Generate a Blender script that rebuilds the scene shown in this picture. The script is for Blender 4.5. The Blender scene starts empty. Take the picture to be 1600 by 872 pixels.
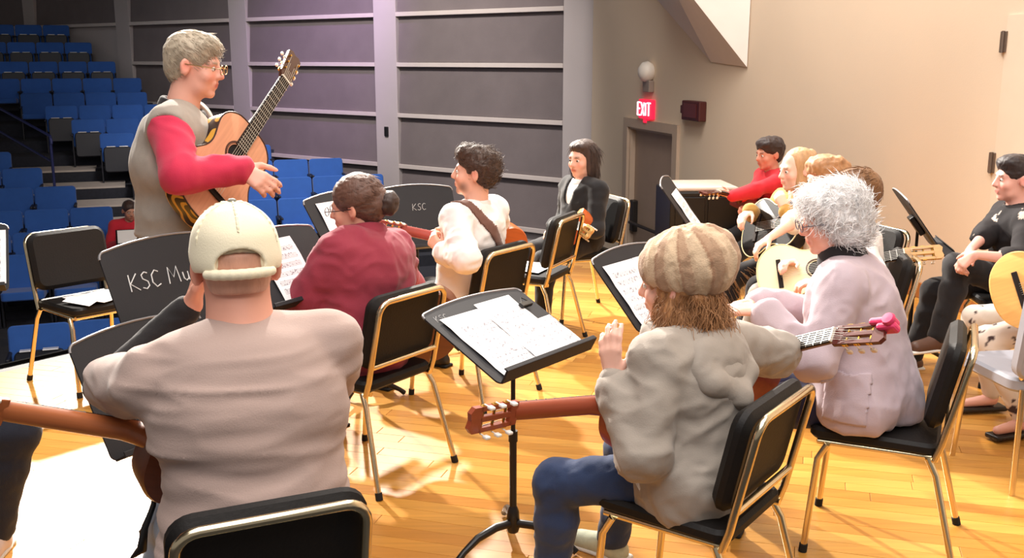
import bpy, bmesh, math, random
import numpy as np
from mathutils import Vector, Matrix
random.seed(7)
C = bpy.context.scene.collection
SC = bpy.context.scene
PI = math.pi

# ---------------------------------------------------------------- camera
CAM_H = 1.75
FPX = 1617.0
PITCH = math.atan(346 / FPX)
cam_d = bpy.data.cameras.new('camera')
cam = bpy.data.objects.new('camera', cam_d); C.objects.link(cam)
cam.location = (0, 0, CAM_H)
cam.rotation_euler = (PI / 2 - PITCH, 0, 0)
cam_d.sensor_width = 36.0
cam_d.lens = 36.0 * FPX / 1600
cam_d.clip_start = 0.05
cam_d.clip_end = 200
SC.camera = cam

# ---------------------------------------------------------------- world
w = bpy.data.worlds.new('world'); SC.world = w; w.use_nodes = True
bg = w.node_tree.nodes['Background']
bg.inputs[0].default_value = (1.0, 0.93, 0.88, 1)
bg.inputs[1].default_value = 0.2

# ---------------------------------------------------------------- lamps
def spot(name, loc, tgt, power, size_deg, blend, color, radius=0.25):
    l = bpy.data.lights.new(name, 'SPOT'); l.energy = power; l.color = color
    l.spot_size = math.radians(size_deg); l.spot_blend = blend; l.shadow_soft_size = radius
    o = bpy.data.objects.new(name, l); C.objects.link(o); o.location = loc
    o.rotation_euler = (Vector(tgt) - Vector(loc)).to_track_quat('-Z', 'Y').to_euler()
    return o
def area(name, loc, tgt, power, sx, sy, color):
    l = bpy.data.lights.new(name, 'AREA'); l.energy = power; l.color = color
    l.shape = 'RECTANGLE'; l.size = sx; l.size_y = sy
    o = bpy.data.objects.new(name, l); C.objects.link(o); o.location = loc
    o.rotation_euler = (Vector(tgt) - Vector(loc)).to_track_quat('-Z', 'Y').to_euler()
    return o
WARM = (1.0, 0.92, 0.82)
spot('stage_spot', (-5.4, 12.6, 5.6), (-0.6, 4.2, 0.4), 6600, 46, 0.6, WARM, 0.16)
spot('stage_spot', (-1.6, 11.5, 6.0), (0.6, 4.2, 0.4), 4300, 52, 0.6, WARM, 0.16)
area('stage_ceiling_fill_light', (0.3, 2.6, 6.2), (0.3, 3.4, 0), 290, 6, 5, (1.0, 0.93, 0.86))
area('stage_ceiling_fill_light', (0.4, -1.2, 5.6), (0.5, 3.6, 0.8), 130, 4, 2, (1.0, 0.94, 0.90))  # added fill from behind the camera, no lamp known there
area('stage_ceiling_fill_light', (1.0, 8.0, 6.0), (3.0, 8.0, 1.0), 240, 2.5, 2, (1.0, 0.94, 0.88))  # added fill aimed at the right wall to brighten it
spot('house_light', (-7.5, 15.0, 7.5), (-7.0, 18.0, 0), 5200, 100, 0.8, (0.88, 0.93, 1.0), 0.8)
spot('purple_wash_light', (-3.2, 14.6, 6.6), (-3.2, 17.9, 3.1), 1150, 46, 1.0, (0.66, 0.36, 1.0), 0.3)
spot('wall_wash_light', (-3.4, 12.5, 5.6), (-2.4, 17.0, 1.2), 1500, 90, 0.9, (1.0, 0.92, 0.86), 0.4)

SC.view_settings.view_transform = 'Standard'
SC.view_settings.look = 'None'
SC.view_settings.gamma = 1
SC.view_settings.use_curve_mapping = False
SC.view_settings.exposure = 0.55

# ---------------------------------------------------------------- materials
MATS = {}
def lin(c):
    return tuple(((x / 255) / 12.92 if x / 255 <= 0.04045 else ((x / 255 + 0.055) / 1.055) ** 2.4) for x in c)
def mat(name, rgb, rough=0.6, metal=0.0, var=0.0, vscale=6.0, bump=0.0, bscale=60.0, stretch=(1, 1, 1),
        attr=None, objvar=0.0, emit=None, spec=0.5, sheen=0.0, subsurf=0.0):
    """Principled material; colour varied by object-space noise, optional point colour attribute."""
    if name in MATS: return MATS[name]
    m = bpy.data.materials.new(name); m.use_nodes = True
    nt = m.node_tree; N = nt.nodes; L = nt.links
    b = N['Principled BSDF']
    b.inputs['Roughness'].default_value = rough
    b.inputs['Metallic'].default_value = metal
    b.inputs['Specular IOR Level'].default_value = spec
    if sheen: b.inputs['Sheen Weight'].default_value = sheen
    if subsurf:
        b.inputs['Subsurface Weight'].default_value = subsurf
        b.inputs['Subsurface Radius'].default_value = (0.012, 0.004, 0.002)
        b.inputs['Subsurface Scale'].default_value = 1.0
    col = lin(rgb) + (1,)
    tc = N.new('ShaderNodeTexCoord'); mp = N.new('ShaderNodeMapping')
    mp.inputs['Scale'].default_value = stretch
    L.new(tc.outputs['Object'], mp.inputs['Vector'])
    src = None
    if attr:
        a = N.new('ShaderNodeAttribute'); a.attribute_name = attr; src = a.outputs['Color']
    else:
        r = N.new('ShaderNodeRGB'); r.outputs[0].default_value = col; src = r.outputs[0]
    def scale_by(fac_socket, lo, hi, src):
        mr = N.new('ShaderNodeMapRange'); mr.inputs['To Min'].default_value = lo; mr.inputs['To Max'].default_value = hi
        L.new(fac_socket, mr.inputs['Value'])
        vm = N.new('ShaderNodeVectorMath'); vm.operation = 'SCALE'
        L.new(src, vm.inputs[0]); L.new(mr.outputs[0], vm.inputs['Scale'])
        return vm.outputs[0]
    if var:
        n = N.new('ShaderNodeTexNoise'); n.inputs['Scale'].default_value = vscale; n.inputs['Detail'].default_value = 4
        L.new(mp.outputs[0], n.inputs['Vector'])
        src = scale_by(n.outputs['Fac'], 1 - 1.6 * var, 1 + 1.6 * var, src)
    if objvar:
        oi = N.new('ShaderNodeObjectInfo')
        src = scale_by(oi.outputs['Random'], 1 - objvar, 1 + objvar, src)
    L.new(src, b.inputs['Base Color'])
    if bump:
        n2 = N.new('ShaderNodeTexNoise'); n2.inputs['Scale'].default_value = bscale; n2.inputs['Detail'].default_value = 3
        L.new(mp.outputs[0], n2.inputs['Vector'])
        bp = N.new('ShaderNodeBump'); bp.inputs['Strength'].default_value = bump; bp.inputs['Distance'].default_value = 0.01
        L.new(n2.outputs['Fac'], bp.inputs['Height']); L.new(bp.outputs[0], b.inputs['Normal'])
    if emit:
        b.inputs['Emission Color'].default_value = lin(emit[0]) + (1,); b.inputs['Emission Strength'].default_value = emit[1]
    MATS[name] = m
    return m

# ---------------------------------------------------------------- mesh helpers
def tag(o, label=None, cat=None, group=None, kind=None):
    if label: o['label'] = label
    if cat: o['category'] = cat
    if group: o['group'] = group
    if kind: o['kind'] = kind
    return o
def empty(name, loc=(0, 0, 0), rz=0.0, **k):
    o = bpy.data.objects.new(name, None); C.objects.link(o)
    o.location = loc; o.rotation_euler = (0, 0, rz); o.empty_display_size = 0.1
    return tag(o, **k)
class MB:
    """collects shapes into one mesh"""
    def __init__(s): s.v = []; s.f = []; s.mi = []
    def add(s, v, f, mi=0):
        n = len(s.v); s.v += [tuple(p) for p in v]; s.f += [tuple(i + n for i in q) for q in f]; s.mi += [mi] * len(f); return s
    def box(s, lo, hi, bev=0.0, M=None, mi=0):
        x0, y0, z0 = lo; x1, y1, z1 = hi
        if bev <= 0:
            v = [(x0,y0,z0),(x1,y0,z0),(x1,y1,z0),(x0,y1,z0),(x0,y0,z1),(x1,y0,z1),(x1,y1,z1),(x0,y1,z1)]
            f = [(0,3,2,1),(4,5,6,7),(0,1,5,4),(1,2,6,5),(2,3,7,6),(3,0,4,7)]
        else:
            bm = bmesh.new(); bmesh.ops.create_cube(bm, size=1)
            for q in bm.verts: q.co = ((x0+x1)/2 + q.co.x*(x1-x0), (y0+y1)/2 + q.co.y*(y1-y0), (z0+z1)/2 + q.co.z*(z1-z0))
            bmesh.ops.bevel(bm, geom=bm.edges[:], offset=bev, segments=2, affect='EDGES', profile=0.5)
            bm.verts.index_update(); v = [tuple(q.co) for q in bm.verts]; f = [tuple(q.index for q in p.verts) for p in bm.faces]; bm.free()
        if M is not None: v = [tuple(M @ Vector(p)) for p in v]
        return s.add(v, f, mi)
    def tube(s, pts, r, n=8, caps=True, mi=0, closed=False):
        pts = [Vector(p) for p in pts]; rs = r if isinstance(r, (list, tuple)) else [r] * len(pts)
        v = []; f = []; m = len(pts); up = None
        for i, p in enumerate(pts):
            if closed: t = pts[(i+1) % m] - pts[i-1]
            else: t = pts[min(i+1, m-1)] - pts[max(i-1, 0)]
            t.normalize()
            if up is None:
                up = t.orthogonal().normalized()
            up = (up - t * up.dot(t)); up = up.normalized() if up.length > 1e-6 else t.orthogonal().normalized()
            sd = t.cross(up)
            for k in range(n):
                a = 2 * PI * k / n; v.append(p + (up * math.cos(a) + sd * math.sin(a)) * rs[i])
        for i in range(m if closed else m - 1):
            j = (i + 1) % m
            for k in range(n): f.append((i*n+k, i*n+(k+1) % n, j*n+(k+1) % n, j*n+k))
        if caps and not closed:
            f.append(tuple(range(n-1, -1, -1))); f.append(tuple((m-1)*n + k for k in range(n)))
        return s.add(v, f, mi)
    def lathe(s, prof, n=16, M=None, mi=0):
        v = []; f = []
        for (r, z) in prof:
            for k in range(n): a = 2*PI*k/n; v.append((r*math.cos(a), r*math.sin(a), z))
        for i in range(len(prof)-1):
            for k in range(n): f.append((i*n+k, i*n+(k+1) % n, (i+1)*n+(k+1) % n, (i+1)*n+k))
        f.append(tuple(range(n-1, -1, -1))); f.append(tuple((len(prof)-1)*n+k for k in range(n)))
        if M is not None: v = [tuple(M @ Vector(p)) for p in v]
        return s.add(v, f, mi)
    def prism(s, poly, z0, z1, M=None, mi=0):
        n = len(poly); v = [(x, y, z0) for x, y in poly] + [(x, y, z1) for x, y in poly]
        f = [tuple(range(n-1, -1, -1)), tuple(range(n, 2*n))] + [(i, (i+1) % n, n+(i+1) % n, n+i) for i in range(n)]
        if M is not None: v = [tuple(M @ Vector(p)) for p in v]
        return s.add(v, f, mi)
    def build(s, name, m, parent=None, smooth=None, loc=None):
        me = bpy.data.meshes.new(name); me.from_pydata(s.v, [], s.f)
        for q in (m if isinstance(m, (list, tuple)) else [m]): me.materials.append(q)
        if any(s.mi): me.polygons.foreach_set('material_index', s.mi)
        me.update()
        if smooth is not None:
            me.polygons.foreach_set('use_smooth', [True] * len(me.polygons))
            if smooth < 179: me.set_sharp_from_angle(angle=math.radians(smooth))
        o = bpy.data.objects.new(name, me); C.objects.link(o)
        if parent: o.parent = parent
        if loc: o.location = loc
        return o
def link_copy(o, parent=None):
    c = o.copy(); C.objects.link(c); c.parent = parent
    for ch in list(o.children): link_copy(ch, c)
    return c
def roundrect(w, h, r, n=5, arch=0.0):
    pts = []
    for cx, cy, a0 in ((w/2-r, h/2-r, 0), (-w/2+r, h/2-r, 90), (-w/2+r, -h/2+r, 180), (w/2-r, -h/2+r, 270)):
        for k in range(n + 1):
            a = math.radians(a0 + 90*k/n); x = cx + r*math.cos(a); y = cy + r*math.sin(a)
            pts.append((x, y))
    if arch:
        top = [p for p in pts if p[1] > 0]
        pts = [(x, y + (arch*(1-(2*x/w)**2) if y > 0 else 0)) for x, y in pts]
        # extra points along the arched top edge
        out = []
        for i, p in enumerate(pts):
            out.append(p)
            q = pts[(i+1) % len(pts)]
            if p[1] > 0 and q[1] > 0 and p[0] - q[0] > 0.1:
                for k in range(1, 8):
                    x = p[0] + (q[0]-p[0])*k/8; out.append((x, h/2 + arch*(1-(2*x/w)**2)))
        pts = out
    return pts
# ================================================================ the hall
M_WALL = mat('side_wall_paint', (176, 168, 168), 0.85, var=0.05, vscale=1.5, bump=0.05, bscale=80)
M_LEDGE = mat('ledge_paint', (196, 186, 182), 0.7, var=0.04)
M_PANEL = mat('acoustic_panel_fabric', (112, 103, 104), 0.95, var=0.10, vscale=2.5, bump=0.25, bscale=120, objvar=0.08)
M_BEIGE = mat('beige_wall_paint', (220, 200, 176), 0.8, var=0.03, vscale=1.2, bump=0.06, bscale=90)
M_FRAME = mat('door_frame_paint', (188, 166, 146), 0.6, var=0.04)
M_DOOR = mat('door_paint', (164, 140, 122), 0.6, var=0.04)
M_CARPET = mat('dark_carpet', (40, 42, 52), 0.95, var=0.2, vscale=20, bump=0.2, bscale=200)
M_TREAD = mat('pale_step_stone', (186, 176, 168), 0.8, var=0.08, vscale=12)
M_BLACK = mat('black_paint', (14, 13, 14), 0.6, var=0.1)
M_STEEL = mat('dark_steel', (70, 66, 64), 0.4, 0.8)
M_RAIL = mat('navy_rail_paint', (50, 58, 112), 0.4, 0.3)

RA = Vector((1.108, 14.541, 0)); RD = Vector((0.26571, -0.96405, 0)); RN = Vector((-0.96405, -0.26571, 0))   # right wall: start, direction, inward normal
def RW(s, z, off=0.0): return RA + RD*s + RN*off + Vector((0, 0, z))
MR = Matrix(((RD.x, RN.x, 0, RA.x), (RD.y, RN.y, 0, RA.y), (0, 0, 1, 0), (0, 0, 0, 1)))    # local (s, off, z) -> world

# stage edge line
E0 = Vector((-6.5, 1.85, 0)); E1 = Vector((2.115, 10.83, 0))
stage_poly = [(-6.5, 1.95), (-2.985, 5.79), (-2.72, 6.12), (1.1, 9.55), (2.14, 10.78), (5.4, -1.0), (-6.5, -1.0)]
# the oak floor: planks of their own over a dark sub-floor
mb = MB(); mb.prism(stage_poly, -0.12, -0.022)
floor = tag(mb.build('floor', M_BLACK), kind='structure')
def plank_mat():
    m = bpy.data.materials.new('oak_plank'); m.use_nodes = True; nt = m.node_tree; N = nt.nodes; L = nt.links
    b = N['Principled BSDF']; b.inputs['Roughness'].default_value = 0.30; b.inputs['Specular IOR Level'].default_value = 0.5
    at = N.new('ShaderNodeAttribute'); at.attribute_name = 'tone'
    oi = N.new('ShaderNodeObjectInfo'); ad = N.new('ShaderNodeMath'); ad.operation = 'ADD'
    L.new(at.outputs['Fac'], ad.inputs[0]); L.new(oi.outputs['Random'], ad.inputs[1])
    fr = N.new('ShaderNodeMath'); fr.operation = 'FRACT'; L.new(ad.outputs[0], fr.inputs[0])
    cr = N.new('ShaderNodeValToRGB'); e = cr.color_ramp.elements
    e[0].color = lin((182, 122, 52)) + (1,); e[1].color = lin((212, 156, 76)) + (1,)
    k = e.new(0.5); k.color = lin((198, 140, 62)) + (1,)
    L.new(fr.outputs[0], cr.inputs[0])
    tc = N.new('ShaderNodeTexCoord'); mp = N.new('ShaderNodeMapping'); mp.inputs['Rotation'].default_value = (0, 0, math.radians(16)); mp.inputs['Scale'].default_value = (2.0, 45, 1)
    gm = N.new('ShaderNodeNewGeometry')
    L.new(gm.outputs['Position'], mp.inputs['Vector'])
    n = N.new('ShaderNodeTexNoise'); n.inputs['Scale'].default_value = 1.0; n.inputs['Detail'].default_value = 5; L.new(mp.outputs[0], n.inputs['Vector'])
    mr = N.new('ShaderNodeMapRange'); mr.inputs['From Min'].default_value = 0.3; mr.inputs['From Max'].default_value = 0.7; mr.inputs['To Min'].default_value = 0.86; mr.inputs['To Max'].default_value = 1.08
    L.new(n.outputs['Fac'], mr.inputs['Value'])
    vm = N.new('ShaderNodeVectorMath'); vm.operation = 'SCALE'; L.new(cr.outputs[0], vm.inputs[0]); L.new(mr.outputs[0], vm.inputs['Scale'])
    L.new(vm.outputs[0], b.inputs['Base Color'])
    return m
M_PLANK = plank_mat()
def inside(x, y):
    n = len(stage_poly); r = False; j = n - 1
    for i in range(n):
        xi, yi = stage_poly[i]; xj, yj = stage_poly[j]
        if (yi > y) != (yj > y) and x < (xj-xi)*(y-yi)/(yj-yi)+xi: r = not r
        j = i
    return r
PA = math.radians(-16); pdx, pdy = math.cos(PA), math.sin(PA)
PWID = 0.083
def clip_poly(poly, sub):
    """clip polygon to the convex-ish stage outline (Sutherland-Hodgman)"""
    out = poly
    m = len(sub); area2 = sum(sub[i][0]*sub[(i+1) % m][1]-sub[(i+1) % m][0]*sub[i][1] for i in range(m)); sg = 1 if area2 > 0 else -1
    for i in range(m):
        ax, ay = sub[i]; bx, by = sub[(i+1) % m]; inp = out; out = []
        side = lambda p: sg*((bx-ax)*(p[1]-ay)-(by-ay)*(p[0]-ax))
        for k in range(len(inp)):
            p, q = inp[k], inp[(k+1) % len(inp)]; sp, sq = side(p), side(q)
            if sp >= 0: out.append(p)
            if (sp >= 0) != (sq >= 0): t = sp/(sp-sq); out.append((p[0]+(q[0]-p[0])*t, p[1]+(q[1]-p[1])*t))
        if len(out) < 3: return []
    return out
hull = [(-6.5, 1.95), (-2.985, 5.79), (1.0, 9.62), (2.14, 10.78), (5.4, -1.0), (-6.5, -1.0)]
planks = []
for i in range(-40, 200):
    v0 = -1.5 + i*PWID
    u = -9 + random.random()*1.2
    while u < 9:
        ln = random.uniform(0.9, 2.1)
        g = 0.0008
        q = [(u+g, v0+g), (u+ln-g, v0+g), (u+ln-g, v0+PWID-g), (u+g, v0+PWID-g)]
        q = [(a*pdx - b*pdy, a*pdy + b*pdx) for a, b in q]
        q = clip_poly(q, hull)
        if q:
            cx = sum(p[0] for p in q)/len(q); cy = sum(p[1] for p in q)/len(q)
            if cy > 2.2 and abs(cx) < cy*0.56 + 0.9: planks.append((math.hypot(cx, cy), q, cx, cy))
        u += ln
planks.sort(key=lambda t: t[0])
def plank_shape(mb, q, cx, cy, z1):
    n = len(q); b = 0.0012
    def ins(p): dx, dy = cx-p[0], cy-p[1]; l = math.hypot(dx, dy) or 1; return (p[0]+dx/l*b*1.5, p[1]+dy/l*b*1.5)
    v = [(p[0], p[1], -0.022) for p in q] + [(p[0], p[1], z1-b) for p in q] + [(*ins(p), z1) for p in q]
    f = [tuple(2*n+i for i in range(n))] + [(i, (i+1) % n, n+(i+1) % n, n+i) for i in range(n)] + [(n+i, n+(i+1) % n, 2*n+(i+1) % n, 2*n+i) for i in range(n)]
    mb.add(v, f)
def plank_obj(name, mb, tones):
    o = mb.build(name, M_PLANK, floor)
    a = o.data.attributes.new('tone', 'FLOAT', 'FACE'); a.data.foreach_set('value', tones); return o
near = [p for p in planks if p[3] > 3.0][:300]
ids = set(id(p) for p in near)
for p in near:
    mb = MB(); plank_shape(mb, [(a-p[2], b-p[3]) for a, b in p[1]], 0, 0, random.uniform(-0.0006, 0))
    o = plank_obj('plank', mb, [0.0]*len(mb.f)); o.location = (p[2], p[3], 0)
mb = MB(); tones = []
for p in planks:
    if id(p) in ids: continue
    k = len(mb.f); plank_shape(mb, p[1], p[2], p[3], random.uniform(-0.0006, 0)); tones += [random.random()]*(len(mb.f)-k)
o = plank_obj('far_planks', mb, tones); o['kind'] = 'stuff'
# stage front
mb = MB()
for a, b in zip(stage_poly[:4], stage_poly[1:5]):
    d = (Vector(b)-Vector(a)).normalized(); nn = Vector((-d.y, d.x))
    mb.prism([a, b, (b[0]+nn.x*0.02, b[1]+nn.y*0.02), (a[0]+nn.x*0.02, a[1]+nn.y*0.02)], -2.2, -0.003)
tag(mb.build('trim_1', mat('matt_black_fascia', (10, 9, 10), 0.95, spec=0.05)), kind='structure')

# right wall (splayed proscenium wall) with the door recess cut out
D0, D1, DZ0, DZ1 = 1.42, 2.80, -1.15, 0.90
mb = MB()
mb.box((0.0, -0.3, -2.4), (D0, 0, 7.0), M=MR); mb.prism([(RA.x, RA.y), (RA.x*1.06, RA.y*1.06), (RA.x*1.06+0.3, RA.y*1.06), (RA.x+0.3, RA.y-0.2)][::-1], -2.4, 7.0); mb.box((D1, -0.3, -2.4), (16.5, 0, 7.0), M=MR)
mb.box((D0, -0.3, DZ1), (D1, 0, 7.0), M=MR); mb.box((D0, -0.3, -2.4), (D1, 0, DZ0), M=MR)
wall_right = tag(mb.build('wall_right', M_BEIGE), kind='structure')
door = tag(MB().box((D0, -0.12, DZ0), (D1, -0.07, DZ1), M=MR).build('door_1', M_DOOR), kind='structure')
mb = MB()
mb.box((D0-0.13, 0.0, DZ0), (D0, 0.035, DZ1+0.11), M=MR); mb.box((D1, 0.0, DZ0), (D1+0.13, 0.035, DZ1+0.11), M=MR); mb.box((D0, 0.0, DZ1), (D1, 0.035, DZ1+0.11), M=MR)
mb.box((D0, -0.14, DZ0), (D0+0.03, 0.0, DZ1), M=MR); mb.box((D1-0.03, -0.14, DZ0), (D1, 0.0, DZ1), M=MR); mb.box((D0, -0.14, DZ1-0.03), (D1, 0.0, DZ1), M=MR)
mb.build('door_frame', M_FRAME, door)
mb = MB(); mb.tube([MR @ Vector((D0+0.12, 0.02, -0.3)), MR @ Vector((D1-0.1, 0.02, -0.3))], 0.022)
mb.box((D0+0.06, -0.07, -0.42), (D0+0.17, 0.0, -0.02), 0.01, M=MR); mb.box((D1-0.16, -0.07, -0.34), (D1-0.06, 0.02, -0.26), 0.01, M=MR)
mb.build('push_bar', M_STEEL, door)
# flush stage door further along the same wall with three hinges
door2 = tag(MB().box((7.93, -0.02, 0.02), (9.0, 0.012, 2.02), M=MR).build('door_2', mat('beige_door_paint', (222, 204, 182), 0.7, var=0.03)), kind='structure')
for z in (0.25, 1.065, 1.85):
    mb = MB(); mb.box((7.885, 0.0, z-0.068), (7.945, 0.020, z+0.068), 0.004, M=MR); mb.tube([MR @ Vector((7.915, 0.022, z-0.07)), MR @ Vector((7.915, 0.022, z+0.07))], 0.011)
    mb.build('hinge', mat('tarnished_steel', (128, 112, 100), 0.45, 0.6), door2)
# wooden baseboard at stage level
tag(MB().box((3.75, 0.0, 0.0), (16.0, 0.022, 0.115), 0.004, M=MR).build('baseboard_right', mat('baseboard_wood', (176, 112, 58), 0.5, var=0.1, vscale=8)), kind='structure')

# slanted acoustic wedge on the right wall
mb = MB()
wA, wP, wQ, wD = RW(2.297, 2.363, 0.012), RW(3.669, 1.704, 0.012), RW(4.452, 1.659, 0.012), RW(4.46, 2.291, 0.012)
wB, wC = RW(3.262, 2.347, 0.22), RW(4.083, 2.302, 0.42)
up = lambda p, q: p + (q-p)*1.9
V = [up(wP, wA), wP, wQ, up(wQ, wD), up(wP, wB), up(wQ, wC)]
mb.add(V, [(0, 1, 4), (1, 2, 5, 4), (2, 3, 5), (0, 4, 5, 3), (3, 2, 1, 0)])
o = mb.build('acoustic_wedge', mat('wedge_paint', (232, 222, 214), 0.75, var=0.03))
tag(o, 'pale slanted acoustic wedge hung high on the beige wall', 'acoustic panel')
# left side wall with columns, ledges, acoustic panels
WK = 1.042        # the side wall stands a little beyond the end seats of the rows
SA = Vector((1.108, 14.541, 0))*WK; SD = Vector((-2.9555, 2.3467, 0))*WK; SPAN = SD.length; SD.normalize(); SN = Vector((-SD.y, SD.x, 0)) * -1
if SN.dot(Vector((0, 0, 0)) - SA) < 0: SN = -SN
ML = Matrix(((SD.x, SN.x, 0, SA.x), (SD.y, SN.y, 0, SA.y), (0, 0, 1, 0), (0, 0, 0, 1)))
wl = tag(MB().box((-0.3, -0.4, -2.4), (24, -0.10, 7.0), M=ML).build('wall_left', M_WALL), kind='structure')
zl = [1.75+(z-1.75)*WK for z in (2.37+0.745*2, 2.37+0.745, 2.42, 1.64, 0.84, 0.02, -0.76)]
cw = 0.50*WK
for b in range(6):
    s0 = b*SPAN; s1 = s0 + cw
    mb = MB().box((s0, -0.10, -2.4), (s1, 0.0, 7.0), 0.008, M=ML)
    tag(mb.build('trim_%d' % (b+2), M_WALL), kind='structure')
    lo, hi = s1 + 0.012, s0 + SPAN - 0.012
    for z in zl:
        if b >= 3 and z < 2: continue
        MB().box((s1, -0.10, z-0.035), (s0+SPAN, 0.005, z+0.035), 0.006, M=ML).build('ledge', M_LEDGE, wl)
    zz = [zl[0]+0.745] + zl
    for z0, z1 in zip(zz[1:], zz[:-1]):
        if b >= 3 and z0 < 2: continue
        # each panel leans out slightly at its foot
        mb = MB(); a, c = z0+0.04, z1-0.04
        pv = [(lo, -0.085, c), (hi, -0.085, c), (hi, -0.035, a), (lo, -0.035, a), (lo, -0.10, c), (hi, -0.10, c), (hi, -0.10, a), (lo, -0.10, a)]
        mb.add([ML @ Vector(p) for p in pv], [(0,1,2,3), (4,7,6,5), (0,4,5,1), (3,2,6,7), (0,3,7,4), (1,5,6,2)])
        mb.build('acoustic_panel', M_PANEL, wl)
# small black socket on the column
tag(MB().box((SPAN*1+0.22, 0.0, 0.44), (SPAN*1+0.30, 0.03, 0.60), 0.005, M=ML).build('wall_socket', M_BLACK), 'small black socket plate on the grey column beside the blue seats', 'socket')

# back wall of the auditorium, left wall and ceiling close the hall
tag(MB().box((-26, 27.5, -2), (-9, 27.8, 7)).build('wall_back', mat('back_wall_paint', (44, 42, 52), 0.9)), kind='structure')
tag(MB().prism([(-26, -3), (-26, 28), (7.6, 28), (7.6, -3)], 7.0, 7.2).build('ceiling', mat('ceiling_paint', (90, 86, 84), 0.9)), kind='structure')

# auditorium floor, risers and aisle steps
RDIR = Vector((math.cos(math.radians(20)), math.sin(math.radians(20)), 0)); RFWD = Vector((math.sin(math.radians(20)), -math.cos(math.radians(20)), 0))  # along row, and the way the seats face
rows = [(-10.043, 23.875, 2.451), (-9.697, 22.974, 2.062), (-9.351, 22.069, 1.659), (-8.918, 20.973, 1.334),
        (-8.485, 19.902, 1.086), (-8.139, 19.041, 0.886), (-7.792, 18.179, 0.683), (-7.446, 17.32, 0.491), (-7.1, 16.461, 0.302),
        (-6.753, 15.606, 0.127), (-6.407, 14.748, -0.058), (-6.061, 13.888, -0.257), (-5.72, 13.04, -0.42), (-5.38, 12.19, -0.54), (-5.04, 11.34, -0.63), (-4.7, 10.5, -0.70), (-4.36, 9.66, -0.76)]
SEAT_H = 0.84
tag(MB().prism([(-20, 1.8), (-6.5, 1.95), (-2.98, 5.8), (1.1, 9.6), (2.2, 10.8), (1.0, 15.4), (-14, 27.4), (-24, 27)], -1.75, -1.62).build('floor_auditorium', M_CARPET), kind='structure')
mb = MB()
for i, (x, y, z) in enumerate(rows):
    p = Vector((x, y, 0)); zf = z - SEAT_H
    f0 = p + RFWD*0.62; bk = p - RFWD*12.0
    a = f0 - RDIR*14; b = f0 + RDIR*14; c = bk + RDIR*14; d = bk - RDIR*14
    # clip the riser to the hall side of the left wall
    q = [(a.x, a.y), (b.x, b.y), (c.x, c.y), (d.x, d.y)]
    w0 = SA + SN*-0.05; hall = [(w0.x, w0.y), ((w0+SD*26).x, (w0+SD*26).y), (-30, 27), (-30, -5), (w0.x+SN.x*3, w0.y-9)]
    q2 = clip_poly(q, hall)
    if q2: mb.prism(q2, -1.7, zf)
tag(mb.build('floor_risers', M_CARPET), kind='structure')
# ================================================================ auditorium seats
M_BLUE = mat('blue_seat_fabric', (38, 88, 168), 0.85, var=0.08, vscale=8, bump=0.15, bscale=150, objvar=0.10, sheen=0.2)
M_SHELL = mat('dark_seat_shell', (24, 26, 38), 0.5)
M_GLINT = mat('painted_glint', (235, 235, 238), 0.25, 0.3)
ORD = ['first', 'second', 'third', 'fourth', 'fifth', 'sixth', 'seventh', 'eighth', 'ninth', 'tenth', 'eleventh', 'twelfth', 'thirteenth', 'fourteenth', 'fifteenth', 'sixteenth', 'seventeenth']
def rr_slab(w, h, t, r, M, bev=0.012):
    """rounded upholstered slab: outline in XZ, thickness along Y"""
    mb = MB(); n = 5
    o = roundrect(w, h, r, n); i = roundrect(w-2*bev, h-2*bev, max(r-bev, 0.004), n); k = len(o)
    rings = [(i, -t/2), (o, -t/2+bev), (o, t/2-bev), (i, t/2)]
    v = [(x, y, z) for ring, y in rings for x, z in ring]
    f = [tuple(range(k)), tuple(range(4*k-1, 3*k-1, -1))]
    for a in range(3):
        for q in range(k): f.append((a*k+q, (a+1)*k+q, (a+1)*k+(q+1) % k, a*k+(q+1) % k))
    mb.add([M @ Vector(p) for p in v], f); return mb
def T(x, y, z, rx=0, ry=0, rz=0):
    return Matrix.Translation((x, y, z)) @ Matrix.Rotation(rz, 4, 'Z') @ Matrix.Rotation(ry, 4, 'Y') @ Matrix.Rotation(rx, 4, 'X')
def make_seat(folded):
    r = empty('theatre_seat')
    rr_slab(0.545, 0.48, 0.075, 0.05, T(0, 0.0, 0.61, math.radians(12))).build('backrest', M_BLUE, r, 40)
    mb = MB().box((-0.23, -0.10, 0.22), (0.23, -0.055, 0.74), 0.02, M=T(0, 0.02, 0, math.radians(12)*0)); mb.build('back_shell', M_SHELL, r, 40)
    if folded:
        rr_slab(0.44, 0.42, 0.09, 0.05, T(0, 0.14, 0.42, math.radians(8))).build('cushion', M_SHELL, r, 40)
        for x in (-0.10, 0.10):
            MB().box((x-0.07, 0.10, 0.632), (x+0.07, 0.175, 0.645), 0.004).build('seat_edge_glint', M_GLINT, r)  # white slabs standing in for glints on the folded seat edge
    else:
        rr_slab(0.46, 0.44, 0.10, 0.05, T(0, 0.27, 0.43, math.radians(90+4))).build('cushion', M_BLUE, r, 40)
    for s in (-1, 1):
        MB().box((s*0.262-0.018, 0.02, 0.58), (s*0.262+0.018, 0.32, 0.615), 0.012).box((s*0.262-0.012, 0.0, 0), (s*0.262+0.012, 0.12, 0.58), 0.004).build('armrest', M_SHELL, r)
    return r
protos = {}
def seat_at(p, zf, folded, label):
    if folded not in protos:
        o = make_seat(folded); protos[folded] = o
    else: o = link_copy(protos[folded])
    o.location = (p.x, p.y, zf); o.rotation_euler = (0, 0, math.radians(200))
    tag(o, label, 'seat', 'blue theatre seats'); return o
SP = 0.565
rownames_up = {0: 'topmost row', 1: 'second row from the top', 2: 'third row from the top', 3: 'dark row below the upper block'}
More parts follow.
